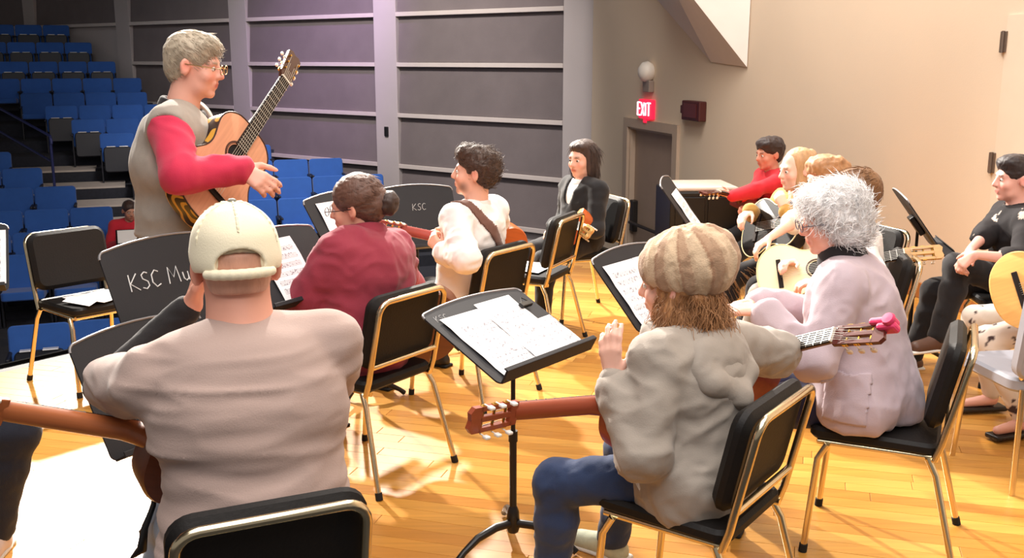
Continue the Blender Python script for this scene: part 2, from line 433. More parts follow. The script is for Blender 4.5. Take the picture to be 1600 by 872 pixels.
for i, (x, y, z) in enumerate(rows):
    p = Vector((x, y, 0)); zf = z - SEAT_H
    if i <= 3:
        end = 0.13 + 0.45*i - 0.02; n = 5
        for k in range(n):
            s = end - SP*(k+0.5)
            if s < -1.9: break
            seat_at(p + RDIR*s, zf, i in (0, 1, 2), 'blue theatre seat, %s from the wall in the %s' % (ORD[k], rownames_up[i]))
    else:
        if i <= 11:
            s0 = -0.77 + 0.435*(i-4); s1 = 0.13 + 0.45*i; k = 0
            while s0 + SP*(k+0.9) < s1:
                fold = (k == 0 and i in (5, 6, 7, 8))
                seat_at(p + RDIR*(s0 + SP*(k+0.5)), zf, fold, 'blue seat, %s right of the aisle, %s row below the dark cross aisle' % (ORD[k], ORD[i-4])); k += 1
        if i >= 8 and i not in (14, 15):
            s1 = -0.76 + 0.46*(i-8); k = 0
            lim = {16: -1.0}.get(i, -1.3)
            while s1 - SP*(k+0.5) > lim and k < 6:
                if i <= 13 or s1 - SP*(k+0.5) < 1.0:
                    seat_at(p + RDIR*(s1 - SP*(k+0.5)), zf, i == 16, 'blue seat, %s left of the aisle steps, %s row from top of its block' % (ORD[k], ORD[i-8]))
                k += 1
# aisle steps with pale treads
for i in range(6, 15):
    x, y, z = rows[i]; p = Vector((x, y, 0)); zf = z - SEAT_H
    if i <= 14:
        a = p + RFWD*0.62 + RDIR*(-0.76+0.46*(i-8)+0.05); b = p + RFWD*0.62 + RDIR*(-0.77+0.435*(i-4)+0.36)
        back = -RFWD*0.80
        for j in range(1):
            q = [(a.x, a.y), (b.x, b.y), ((b+back).x, (b+back).y), ((a+back).x, (a+back).y)]
            o = MB().prism(q, zf, zf+0.03).build('aisle_step', M_TREAD); tag(o, kind='structure')
            o.name = 'trim_%d' % (20+i)
# railings along the aisle: two runs, each with handrail, midrail, posts
def rail_pt(i, s_off, h):
    x, y, z = rows[i]; p = Vector((x, y, 0)) + RDIR*(-0.77+0.435*(i-4)+s_off) + RFWD*0.45
    return Vector((p.x, p.y, z - SEAT_H + h))
def rail_run(i0, i1, off, label):
    r = empty('stair_rail'); tag(r, label, 'railing')
    a, b = rail_pt(i0, off, 0.86), rail_pt(i1, off, 0.86)
    dn = Vector((0, 0, -0.42))
    MB().tube([a, b, b + Vector((0, 0, -0.07)) + (b-a).normalized()*0.03, b+Vector((0, 0, -0.12))+(b-a).normalized()*0.03], 0.024).build('handrail', M_RAIL, r, 60)
    MB().tube([a+dn, b+dn], 0.022).build('mid_rail', M_RAIL, r, 60)
    for p in (a, b):
        MB().tube([p, p+Vector((0, 0, -0.86))], 0.024).build('post', M_RAIL, r, 60)
    return r
rail_run(4, 7, -0.72, 'navy pipe railing down the upper part of the pale aisle steps')
rail_run(9, 12, -0.30, 'navy pipe railing beside the lower aisle steps, next to the instructor')

# ================================================================ small wall things
o = empty('exit_sign', RW(2.03, 1.0, 0.0)); tag(o, 'lit red exit sign over the door in the beige wall', 'sign')
MO = Matrix.Translation(RW(2.03, 1.14, 0)) @ Matrix(((-RD.x, 0, RN.x, 0), (-RD.y, 0, RN.y, 0), (0, 1, 0, 0), (0, 0, 0, 1)))   # local x = reading direction, y up, z out of wall
MI = Matrix.Translation(-RW(2.03, 1.0, 0.0))
RX = Vector((RD.x, RD.y, 0))
MO = Matrix.Translation(RW(2.03, 1.14, 0)) @ Matrix(((RD.x, 0, RN.x, 0), (RD.y, 0, RN.y, 0), (0, 1, 0, 0), (0, 0, 0, 1)))
MB().box((-0.19, -0.11, 0.0), (0.19, 0.12, 0.06), 0.01, M=MI @ MO).build('housing', mat('exit_red_face', (215, 40, 70), 0.4, emit=((225, 25, 60), 0.9)), o)
STROKES = {'E': [[(0, 0), (0, 1)], [(0, 1), (.6, 1)], [(0, .52), (.5, .52)], [(0, 0), (.6, 0)]], 'X': [[(0, 0), (.65, 1)], [(0, 1), (.65, 0)]], 'I': [[(.1, 0), (.1, 1)]], 'T': [[(0, 1), (.7, 1)], [(.35, 1), (.35, 0)]],
           'K': [[(0, 0), (.03, 1)], [(.55, 1), (.05, .45), (.6, 0)]], 'S': [[(.5, .92), (.3, 1), (.08, .85), (.12, .62), (.42, .42), (.46, .16), (.25, 0), (.0, .1)]], 'C': [[(.55, .88), (.32, 1), (.06, .75), (.03, .3), (.25, 0), (.55, .12)]],
           'M': [[(0, 0), (.1, 1), (.38, .35), (.7, 1), (.8, 0)]], 'u': [[(.02, .55), (.04, .15), (.18, 0), (.36, .12), (.38, .55), (.4, 0)]], 's': [[(.34, .5), (.14, .56), (.05, .42), (.3, .22), (.3, .06), (.12, 0), (.0, .07)]],
           'i': [[(.05, 0), (.06, .5)], [(.06, .68), (.07, .72)]], 'c': [[(.35, .46), (.18, .55), (.03, .35), (.06, .1), (.2, 0), (.36, .08)]], ' ': []}
ADV = {'E': .85, 'X': .9, 'I': .45, 'T': .85, 'K': .8, 'S': .7, 'C': .8, 'M': 1.05, 'u': .58, 's': .5, 'i': .28, 'c': .5, ' ': .35}
def write(txt, h, M, r, shear=0.0):
    mb = MB(); x = 0
    for ch in txt:
        for st in STROKES[ch]: mb.tube([M @ Vector(((x + px + shear*py)*h, py*h, 0)) for px, py in st], r, 5)
        x += ADV[ch]
    return mb
write('EXIT', 0.15, MI @ MO @ Matrix.Translation((-0.205, -0.07, 0.065)) @ Matrix.Scale(0.90, 4, (1, 0, 0)), 0.010).build('lettering', mat('exit_letter', (255, 215, 225), 0.4, emit=((255, 190, 205), 1.6)), o)
MB().box((-0.07, -0.16, 0.0), (0.02, -0.11, 0.05), 0.01, M=MI @ MO).build('test_button', mat('exit_red_face', (0, 0, 0)), o)
o = empty('emergency_light', RW(2.07, 1.5, 0.002)); tag(o, 'round white emergency lamp on the wall above the lit exit sign', 'lamp')
ML2 = Matrix.Translation(RW(2.07, 1.585)-RW(2.07, 1.5)) @ Matrix(((RD.x, 0, RN.x, 0), (RD.y, 0, RN.y, 0), (0, 1, 0, 0), (0, 0, 0, 1)))
MB().lathe([(0.03, 0), (0.10, 0.0), (0.125, 0.05), (0.11, 0.11), (0.06, 0.15), (0.01, 0.16)], 20, M=ML2).build('lamp_cover', mat('white_plastic', (232, 224, 214), 0.4), o, 60)
MB().box((-0.10, -0.24, 0), (0.10, -0.10, 0.07), 0.01, M=ML2).build('lamp_body', mat('grey_plastic', (150, 134, 124), 0.5), o)
o = empty('alarm_box', RW(3.37, 1.1, 0.002)); tag(o, 'dark red-brown square box on the beige wall right of the exit sign', 'box')
MO2 = Matrix.Translation(RW(3.37, 1.19)-RW(3.37, 1.1)) @ Matrix(((RD.x, 0, RN.x, 0), (RD.y, 0, RN.y, 0), (0, 1, 0, 0), (0, 0, 0, 1)))
MB().box((-0.22, -0.105, 0), (0.22, 0.105, 0.09), 0.012, M=MO2).build('case', mat('dark_maroon_case', (74, 26, 24), 0.5), o)
MB().box((-0.30, -0.04, 0.01), (-0.22, 0.05, 0.07), 0.01, M=MO2).build('side_knob', mat('dark_maroon_case', (0, 0, 0)), o)
MB().box((-0.16, -0.075, 0.09), (0.16, 0.075, 0.096), 0.004, M=MO2).build('front_plate', mat('maroon_plate', (92, 36, 30), 0.4), o)

# black cabinet with a pale top behind the musicians
o = empty('black_cabinet', (1.52, 8.35, 0), math.radians(4)); tag(o, 'black cabinet with a pale cover on top, behind the seated boy in red', 'cabinet')
MB().box((-0.30, -0.28, 0.02), (0.27, 0.28, 0.72), 0.012).build('case', mat('cabinet_black', (11, 10, 12), 0.45), o)
MB().box((-0.24, -0.26, 0.72), (0.25, 0.26, 0.755), 0.015).build('pale_cover', mat('pale_cloth', (205, 190, 176), 0.8, var=0.05), o)
for x in (-0.26, 0.0): MB().box((x, -0.292, 0.08), (x+0.235, -0.278, 0.68), 0.004).build('door', mat('cabinet_black', (0, 0, 0)), o)
for x in (-0.26, 0.23):
    for y in (-0.24, 0.24): MB().box((x-0.025, y-0.025, 0.0), (x+0.025, y+0.025, 0.02)).build('foot', M_SHELL, o)

# ================================================================ stacking chairs
M_TUBE = mat('chrome_tube', (222, 206, 172), 0.22, 1.0)
M_PAD = mat('black_vinyl', (17, 14, 14), 0.6, spec=0.3, var=0.12, vscale=9, bump=0.10, bscale=120)
M_RUB = mat('black_rubber', (12, 11, 11), 0.8)
def make_chair():
    r = empty('stacking_chair')
    hw = 0.203
    hoop = [(-hw, -0.185, 0.41), (-hw, -0.205, 0.47), (-hw, -0.268, 0.755)]
    for k in range(1, 6):
        a = PI*0.5*k/5; hoop.append((-hw + 0.05*(1-math.cos(a)), -0.268-0.011*math.sin(a), 0.755+0.05*math.sin(a)))
    hoop += [(-p[0], p[1], p[2]) for p in hoop[::-1]]
    MB().tube(hoop, 0.0125, 10).build('back_frame', M_TUBE, r, 60)
    MB().tube([(-hw, -0.219, 0.53), (hw, -0.219, 0.53)], 0.0115, 8).build('crossbar', M_TUBE, r, 60)
    rr_slab(0.435, 0.315, 0.058, 0.06, T(0, -0.198, 0.668, math.radians(12.2)), 0.02).build('backrest', M_PAD, r, 40)
    rr_slab(0.415, 0.43, 0.045, 0.045, T(0, 0.015, 0.447, math.radians(90+1.5))).build('seat', M_PAD, r, 40)
    mb = MB()
    for s in (-1, 1): mb.tube([(s*hw*0.92, -0.20, 0.415), (s*hw*0.92, 0.20, 0.418)], 0.011, 8)
    mb.tube([(-hw*0.92, 0.195, 0.418), (hw*0.92, 0.195, 0.418)], 0.011, 8)
    mb.build('seat_frame', M_TUBE, r, 60)
    for s in (-1, 1):
        for top, mid, foot in (((s*hw, -0.165, 0.415), (s*hw*1.05, -0.195, 0.36), (s*(hw+0.045), -0.285, 0.0)), ((s*hw, 0.165, 0.415), (s*hw*1.02, 0.195, 0.36), (s*(hw+0.012), 0.225, 0.0))):
            l = MB().tube([top, mid, foot], 0.0118, 10).build('leg', M_TUBE, r, 60)
            f = Vector(foot); d = (Vector(mid)-f).normalized()
            MB().tube([f, f+d*0.03], 0.0155, 10).build('foot_cap', M_RUB, l, 60)
    return r
chair0 = make_chair(); chair_used = [False]
def chair(x, y, deg, label):
    o = chair0 if not chair_used[0] else link_copy(chair0); chair_used[0] = True
    o.location = (x, y, 0); o.rotation_euler = (0, 0, math.radians(deg))
    return tag(o, label, 'chair', 'black stacking chairs')
chair(-0.616, 2.271, 24.9, 'black chair with metal frame under the man in the cream cap')
chair(-0.627, 4.27, 55, 'black chair with metal frame under the woman in the maroon jacket')
chair(-0.227, 5.295, 54.6, 'black chair with metal frame under the bearded man in the white shirt')
chair(0.55, 2.925, 54.4, 'black chair with metal frame under the girl in the striped beanie')
chair(1.345, 3.57, 66.5, 'black chair with metal frame under the white-haired woman in lilac')
chair(-2.30, 5.50, -131, 'empty black chair at the stage edge with loose white papers on it')
chair(0.11, 6.30, 66, 'empty black chair with one white sheet, beside the person in black suit')
chair(0.46, 7.02, 112, 'black chair under the long-haired person in a black suit')
chair(2.07, 7.98, 100, 'black chair under the boy in the red shirt')
chair(1.84, 6.27, 115, 'black chair under the blonde girl with the black guitar')
chair(1.86, 5.72, 110, 'black chair under the curly-haired boy')
chair(1.68, 4.99, 78, 'black chair under the brown-haired boy in the white shirt')
chair(2.78, 5.55, 85, 'black chair under the man in the black shirt at the right')
chair(2.74, 4.79, 72, 'black chair under the musician in white patterned leggings')
chair(-2.12, 3.22, -66, 'black chair under the musician in dark trousers at the left edge')
# grey padded chair back cut off by the right edge
o = empty('padded_chair', (2.22, 4.20, 0), math.radians(8)); tag(o, 'grey padded chair cut off by the right edge of the photo', 'chair')
M_GREY = mat('grey_vinyl', (150, 152, 162), 0.5, var=0.05)
rr_slab(0.46, 0.46, 0.06, 0.06, T(0, -0.2, 0.71, math.radians(8))).build('backrest', M_GREY, o, 40)
rr_slab(0.44, 0.42, 0.06, 0.06, T(0, 0.03, 0.45, math.radians(90))).build('seat', M_GREY, o, 40)
for sx in (-1, 1):
    for sy in (-1, 1): MB().tube([(sx*0.19, sy*0.19, 0.44), (sx*0.21, sy*0.22, 0.0)], 0.012).build('leg', M_TUBE, o, 60)
    MB().tube([(sx*0.18, -0.15, 0.44), (sx*0.18, -0.20, 0.62)], 0.012).build('back_post', M_TUBE, o, 60)

# ================================================================ music stands
M_STAND = mat('charcoal_powder_coat', (30, 30, 35), 0.6, spec=0.35, var=0.06, vscale=5, bump=0.05, bscale=200)
M_POLE = mat('black_enamel', (16, 13, 13), 0.35)
M_RIM = mat('worn_steel_edge', (150, 148, 150), 0.4, 0.5)
M_CHALK = mat('chalk', (205, 205, 205), 0.9)
def stand_frame(bx, by, yaw, zc, tilt):
    R = Matrix.Rotation(math.radians(yaw), 4, 'Z'); t = math.radians(tilt)
    X = R @ Vector((1, 0, 0)); U = R @ Vector((0, math.sin(t), math.cos(t))); Nn = R @ Vector((0, -math.cos(t), math.sin(t)))
    return Matrix(((X.x, U.x, Nn.x, bx), (X.y, U.y, Nn.y, by), (X.z, U.z, Nn.z, zc), (0, 0, 0, 1)))
def stand(bx, by, yaw, zc, tilt, label, w=0.50, h=0.34, base_rot=0, arch=0.028, text=None):
    r = empty('music_stand', (bx, by, 0)); tag(r, label, 'music stand', 'black music stands')
    M = Matrix.Translation((-bx, -by, 0)) @ stand_frame(bx, by, yaw, zc, tilt)
    poly = roundrect(w, h, 0.02, 4, arch)
    MB().prism(poly, -0.003, 0.003, M=M).build('desk', M_STAND, r)
    mb = MB(); mb.tube([M @ Vector((x, y, 0.002)) for x, y in poly if y > -h/2+0.03] , 0.0045, 6); mb.build('desk_rim', M_RIM, r, 60)
    mb = MB(); mb.box((-w/2+0.01, -h/2-0.004, 0.0), (w/2-0.01, -h/2+0.004, 0.055), 0.002, M=M); mb.box((-w/2+0.01, -h/2-0.004, 0.050), (w/2-0.01, -h/2+0.014, 0.056), 0.002, M=M)
    mb.build('lip', M_STAND, r)
    bk = M @ Vector((0, -0.02, -0.05)); b0 = M @ Vector((0, -0.02, -0.003))
    MB().box((-0.045, -0.07, -0.035), (0.045, 0.05, -0.003), 0.006, M=M).build('tilt_bracket', M_POLE, r)
    zt = (M @ Vector((0, -0.03, -0.02))).z
    px, py = (M @ Vector((0, -0.03, -0.02))).x, (M @ Vector((0, -0.03, -0.02))).y
    MB().tube([(px, py, zt), (px, py, 0.35)], 0.0085, 10).build('inner_pole', M_POLE, r, 60)
    MB().tube([(px, py, 0.42 if zt > 0.6 else 0.36), (px, py, 0.06)], 0.0135, 10).tube([(px, py, 0.44), (px, py, 0.40)], 0.017, 10).build('outer_pole', M_POLE, r, 60)
    MB().lathe([(0.02, 0.05), (0.026, 0.07), (0.022, 0.13), (0.015, 0.15)], 12, M=T(px, py, 0)).build('hub', M_POLE, r, 60)
    for k in range(3):
        a = math.radians(base_rot + 120*k); c, s_ = math.cos(a), math.sin(a)
        MB().tube([(px+c*d, py+s_*d, z) for d, z in ((0.01, 0.085), (0.08, 0.088), (0.16, 0.070), (0.22, 0.035), (0.245, 0.013))], [0.016, 0.016, 0.0145, 0.012, 0.013], 8).build('leg', M_POLE, r, 60)
    if text:
        t, x0, y0, hh, rr = text
        write(t, hh, M @ Matrix.Translation((x0, y0, 0.0035)), rr, 0.06).build('chalk_writing', M_CHALK, r)
    return r, stand_frame(bx, by, yaw, zc, tilt)
def paper_mat():
    m = bpy.data.materials.new('printed_sheet'); m.use_nodes = True; nt = m.node_tree; N = nt.nodes; L = nt.links
    b = N['Principled BSDF']; b.inputs['Roughness'].default_value = 0.75
    tc = N.new('ShaderNodeTexCoord'); sx = N.new('ShaderNodeSeparateXYZ'); L.new(tc.outputs['Object'], sx.inputs[0])
    def mth(op, a, bb=None):
        n = N.new('ShaderNodeMath'); n.operation = op
        for i, q in enumerate((a, bb)):
            if q is None: continue
            if isinstance(q, (int, float)): n.inputs[i].default_value = q
            else: L.new(q, n.inputs[i])
        return n.outputs[0]
    y = sx.outputs[1]; x = sx.outputs[0]
    row = mth('FRACT', mth('MULTIPLY', y, 26.0)); zone = mth('LESS_THAN', row, 0.62)
    ln = mth('LESS_THAN', mth('FRACT', mth('MULTIPLY', row, 8.0)), 0.30)
    mx = mth('LESS_THAN', mth('ABSOLUTE', x), 0.088); my = mth('LESS_THAN', mth('ABSOLUTE', mth('ADD', y, 0.012)), 0.118)
    nz = N.new('ShaderNodeTexNoise'); nz.inputs['Scale'].default_value = 90; L.new(tc.outputs['Object'], nz.inputs['Vector'])
    dots = mth('GREATER_THAN', nz.outputs['Fac'], 0.58)
    ink = mth('MULTIPLY', mth('MULTIPLY', mth('MAXIMUM', ln, dots), zone), mth('MULTIPLY', mx, my))
    mix = N.new('ShaderNodeMix'); mix.data_type = 'RGBA'
    L.new(mth('MULTIPLY', ink, 0.85), mix.inputs[0]); mix.inputs[6].default_value = lin((240, 238, 240)) + (1,); mix.inputs[7].default_value = lin((120, 118, 126)) + (1,)
    L.new(mix.outputs[2], b.inputs['Base Color']); return m
M_SHEET = paper_mat()
M_BLANK = mat('white_paper', (242, 240, 240), 0.75)
def sheet(M, x, y, label, w=0.216, h=0.28, rz=0.0, z=0.006, m=None, group='sheets of music', curl=0.004, name='sheet_music', cat='paper'):
    """a sheet of paper lying on frame M"""
    mb = MB(); n = 6
    v = []; f = []
    for i in range(n+1):
        for j in range(3):
            yy = -h/2 + h*i/n; xx = -w/2 + w*j/2
            v.append((xx, yy, curl*math.sin(i*1.1+x*9)**2 + 0.0012)); 
    nb = len(v); v += [(a, b, c-0.0010) for a, b, c in v]
    for i in range(n):
        for j in range(2):
            q = (i*3+j, i*3+j+1, i*3+j+4, i*3+j+3); f.append(q); f.append(tuple(nb+k for k in q[::-1]))
    bd = [j for j in range(3)] + [i*3+2 for i in range(1, n+1)] + [n*3+1, n*3] + [i*3 for i in range(n-1, 0, -1)]
    for k in range(len(bd)): a, b = bd[k], bd[(k+1) % len(bd)]; f.append((b, a, nb+a, nb+b))
    mb.add(v, f); o = mb.build(name, m or M_SHEET)
    o.matrix_world = M @ Matrix.Translation((x, y, z)) @ Matrix.Rotation(rz, 4, 'Z')
    return tag(o, label, cat, group)
_, F1 = stand(-0.01, 3.53, 52, 0.80, 63, 'black music stand nearest the camera, spread with white sheets, facing the beanie girl', w=0.54, h=0.385, base_rot=218, text=('KSC', -0.235, 0.140, 0.030, 0.0008))
sheet(F1, -0.105, -0.02, 'large white music sheet at left on the nearest music stand', w=0.24, h=0.33)
sheet(F1, 0.075, -0.005, 'white music sheet with a dark clip on the nearest music stand', w=0.20, h=0.34, z=0.009)
sheet(F1, 0.215, -0.085, 'narrow white sheet at the right end of the nearest music stand', w=0.085, h=0.20, rz=0.03)
o = MB().box((-0.03, -0.012, 0), (0.03, 0.012, 0.014), 0.003).tube([(-0.02, 0.008, 0.012), (0, 0.03, 0.016), (0.02, 0.008, 0.012)], 0.002, 5).build('binder_clip', M_POLE)
o.matrix_world = F1 @ Matrix.Translation((0.19, 0.09, 0.012)); tag(o, 'small dark binder clip on the sheets of the nearest music stand', 'clip')
stand(-1.15, 3.50, 56, 0.955, 24, 'black music stand with chalk letters KSC Music, in front of the instructor', w=0.52, h=0.36, base_rot=40, text=('KSC Music', -0.185, 0.035, 0.058, 0.0024))
stand(-1.13, 3.16, 58, 0.735, 27, 'bare dark music stand before the man in the cream cap', w=0.50, h=0.37, base_rot=200)
_, F4 = stand(-0.93, 4.25, 58, 0.89, 38, 'black music stand with one white sheet, just right of the cream cap', base_rot=90)
sheet(F4, -0.02, 0.0, 'white music sheet seen beside the cream cap')
_, F5 = stand(-0.80, 5.15, 56, 0.925, 35, 'black music stand with a white sheet in front of the maroon jacket woman', base_rot=20)
sheet(F5, -0.03, 0.0, 'white music sheet facing the woman in the maroon jacket', w=0.30, h=0.29)
stand(-0.56, 6.05, 26, 0.82, 22, 'black music stand with faint chalk marks between maroon jacket and white shirt', w=0.50, h=0.36, text=('KSC', -0.02, 0.05, 0.04, 0.0012))
_, F7 = stand(0.55, 4.10, 52, 0.845, 42, 'black music stand with two printed sheets, behind the beanie', base_rot=70)
sheet(F7, -0.105, -0.01, 'left printed sheet on the stand behind the beanie')
sheet(F7, 0.112, -0.01, 'right printed sheet on the stand behind the beanie')
_, F8 = stand(1.02, 6.10, 76, 0.87, 36, 'black music stand seen edge-on in front of the black cabinet', w=0.5, h=0.40)
sheet(F8, 0.03, -0.03, 'white sheet seen edge-on on the stand before the black cabinet', w=0.30, h=0.30)
stand(2.30, 5.80, 79, 0.84, 36, 'black music stand seen from behind by the beige wall at right', w=0.50, h=0.38, base_rot=15)
_, F10 = stand(-2.53, 4.55, 20, 0.86, 40, 'music stand with a white sheet at the far left edge of the photo')
sheet(F10, 0.13, 0.0, 'white sheet at the far left edge of the photo', w=0.22, h=0.28)
stand(2.72, 5.02, 120, 0.30, 33, 'low black music stand behind the patterned leggings', w=0.42, h=0.3, base_rot=-50) if False else None
# loose papers on the two empty chairs
def flat(x, y, z, rz): return Matrix.Translation((x, y, z)) @ Matrix.Rotation(rz, 4, 'Z')
sheet(flat(-2.25, 5.46, 0.476, math.radians(-41)), -0.04, 0.02, 'lowest white sheet on the empty chair at the stage edge', m=M_BLANK, z=0)
sheet(flat(-2.25, 5.46, 0.481, math.radians(-30)), 0.05, -0.03, 'curled white sheet on top of the empty chair at the stage edge', m=M_BLANK, z=0, curl=0.02)
sheet(flat(0.10, 6.31, 0.476, math.radians(66)), 0.0, 0.02, 'white sheet on the empty chair beside the black suit', m=M_BLANK, z=0, w=0.30, h=0.30)
# ================================================================ sculpting library: smooth-union distance fields meshed by surface nets
def A(*p): return np.array(p, dtype=np.float64)
def nrm(v): v = np.asarray(v, float); return v / (np.linalg.norm(v) + 1e-12)
def vhash(i, j, k, s):
    h = (i*374761393 + j*668265263 + k*2147483647 + s*1274126177) & 0xffffffff
    h = ((h ^ (h >> 13)) * 1274126177) & 0xffffffff
    return ((h ^ (h >> 16)) & 0xffff) / 32767.5 - 1.0
def vnoise(p, s=0):
    q = np.floor(p).astype(np.int64); f = p - q; f = f*f*(3-2*f); r = 0
    for a in (0, 1):
        for b in (0, 1):
            for c in (0, 1):
                wt = (f[:, 0] if a else 1-f[:, 0])*(f[:, 1] if b else 1-f[:, 1])*(f[:, 2] if c else 1-f[:, 2])
                r = r + wt*vhash(q[:, 0]+a, q[:, 1]+b, q[:, 2]+c, s)
    return r
class Sdf:
    """primitives are (kind, data, k, op); union by default, op 'sub' carves"""
    def __init__(s): s.p = []
    def cap(s, a, b, ra, rb=None, k=0.02, op='u', flat=None):
        rb = ra if rb is None else rb; a = np.asarray(a, float); b = np.asarray(b, float); m = max(ra, rb)
        s.p.append(('cap', (a, b, ra, rb, flat), k, op, np.minimum(a, b)-m, np.maximum(a, b)+m)); return s
    def ell(s, c, r, ax=None, k=0.02, op='u'):
        c = np.asarray(c, float); r = np.asarray(r, float); ax = np.eye(3) if ax is None else np.array([nrm(q) for q in ax])
        e = np.sqrt(((ax.T*r)**2).sum(1)); s.p.append(('ell', (c, r, ax), k, op, c-e, c+e)); return s
    def box(s, c, h, ax=None, rad=0.01, k=0.01, op='u'):
        c = np.asarray(c, float); h = np.asarray(h, float); ax = np.eye(3) if ax is None else np.array([nrm(q) for q in ax])
        e = np.abs(ax.T) @ (h); s.p.append(('box', (c, h, ax, rad), k, op, c-e, c+e)); return s
    def chain(s, pts, rs, k=0.02, flat=None):
        for i in range(len(pts)-1): s.cap(pts[i], pts[i+1], rs[i], rs[i+1], k, flat=flat)
        return s
    def mesh(s, vox):
        U = [q for q in s.p if q[3] == 'u']
        lo = np.min([q[4] for q in U], 0) - 4*vox; hi = np.max([q[5] for q in U], 0) + 4*vox
        n = np.ceil((hi-lo)/vox).astype(int) + 1
        G = np.full(n, 9.0, np.float32)
        ax = [lo[i] + vox*np.arange(n[i]) for i in range(3)]
        for kind, d, k, op, bl, bh in s.p:
            m = k + 3*vox
            i0 = np.clip(np.floor((bl-m-lo)/vox).astype(int), 0, n-1); i1 = np.clip(np.ceil((bh+m-lo)/vox).astype(int)+1, 1, n)
            if np.any(i1 <= i0): continue
            X = ax[0][i0[0]:i1[0]][:, None, None]; Yv = ax[1][i0[1]:i1[1]][None, :, None]; Zv = ax[2][i0[2]:i1[2]][None, None, :]
            if kind == 'cap':
                a, b, ra, rb, flat = d; ab = b-a; L2 = ab@ab + 1e-12
                px, py, pz = X-a[0], Yv-a[1], Zv-a[2]
                t = np.clip((px*ab[0]+py*ab[1]+pz*ab[2])/L2, 0, 1)
                qx, qy, qz = px-t*ab[0], py-t*ab[1], pz-t*ab[2]
                if flat is not None:
                    fn, fs = flat; dd = qx*fn[0]+qy*fn[1]+qz*fn[2]; g = dd*(fs-1)
                    qx, qy, qz = qx+g*fn[0], qy+g*fn[1], qz+g*fn[2]
                D = np.sqrt(qx*qx+qy*qy+qz*qz) - (ra+(rb-ra)*t)
            elif kind == 'ell':
                c, r, R = d; px, py, pz = X-c[0], Yv-c[1], Zv-c[2]
                u = [(px*R[i][0]+py*R[i][1]+pz*R[i][2]) for i in range(3)]
                k0 = np.sqrt(sum((u[i]/r[i])**2 for i in range(3))); k1 = np.sqrt(sum((u[i]/r[i]**2)**2 for i in range(3)))+1e-9
                D = k0*(k0-1)/k1
            else:
                c, h, R, rad = d; px, py, pz = X-c[0], Yv-c[1], Zv-c[2]
                u = [np.abs(px*R[i][0]+py*R[i][1]+pz*R[i][2])-(h[i]-rad) for i in range(3)]
                D = np.sqrt(sum(np.maximum(q, 0)**2 for q in u)) + np.minimum(np.maximum(np.maximum(u[0], u[1]), u[2]), 0) - rad
            g = G[i0[0]:i1[0], i0[1]:i1[1], i0[2]:i1[2]]
            if op == 'sub': D = -D; hh = np.maximum(k-np.abs(g-D), 0)/k; g[...] = np.maximum(g, D) + hh*hh*k*0.25
            else: hh = np.maximum(k-np.abs(g-D), 0)/k; g[...] = np.minimum(g, D) - hh*hh*k*0.25
        return surface_nets(G, lo, vox)
def surface_nets(G, lo, vox):
    S = G < 0
    c = [S[a:S.shape[0]-1+a, b:S.shape[1]-1+b, d:S.shape[2]-1+d] for a in (0, 1) for b in (0, 1) for d in (0, 1)]
    allc = np.logical_and.reduce(c); anyc = np.logical_or.reduce(c); act = anyc & ~allc
    I = np.argwhere(act); idx = np.full(act.shape, -1, np.int64); idx[tuple(I.T)] = np.arange(len(I))
    co = [(a, b, d) for a in (0, 1) for b in (0, 1) for d in (0, 1)]
    V = np.array([G[I[:, 0]+a, I[:, 1]+b, I[:, 2]+d] for a, b, d in co])
    acc = np.zeros((len(I), 3)); cnt = np.zeros(len(I))
    for x in range(8):
        for y in range(x+1, 8):
            df = [i for i in range(3) if co[x][i] != co[y][i]]
            if len(df) != 1: continue
            a, b = V[x], V[y]; cr = (a < 0) != (b < 0); t = np.where(cr, a/(np.where(cr, a-b, 1)), 0)
            pt = np.array(co[x], float)[None] + np.zeros((len(I), 1)); pt[:, df[0]] += t
            acc += pt*cr[:, None]; cnt += cr
    P = lo + vox*(I + acc/np.maximum(cnt, 1)[:, None])
    F = []
    for axis in range(3):
        o = [0, 1, 2]; o.remove(axis); u, v = o
        sl0 = [slice(None)]*3; sl1 = [slice(None)]*3; sl0[axis] = slice(0, -1); sl1[axis] = slice(1, None)
        a, b = S[tuple(sl0)], S[tuple(sl1)]
        E = np.argwhere(a != b)
        E = E[(E[:, u] > 0) & (E[:, v] > 0) & (E[:, u] < S.shape[u]-1) & (E[:, v] < S.shape[v]-1)]
        if not len(E): continue
        fl = a[tuple(E.T)]
        def at(du, dv): q = E.copy(); q[:, u] -= du; q[:, v] -= dv; return idx[tuple(q.T)]
        q = np.stack([at(1, 1), at(0, 1), at(0, 0), at(1, 0)], 1)
        if axis == 1: fl = ~fl
        q[~fl] = q[~fl][:, ::-1]
        F.append(q)
    return P, np.concatenate(F)
def vert_normals(P, F):
    n = np.cross(P[F[:, 2]]-P[F[:, 0]], P[F[:, 3]]-P[F[:, 1]]); N = np.zeros_like(P)
    for i in range(4): np.add.at(N, F[:, i], n)
    return N/(np.linalg.norm(N, axis=1)[:, None]+1e-12)
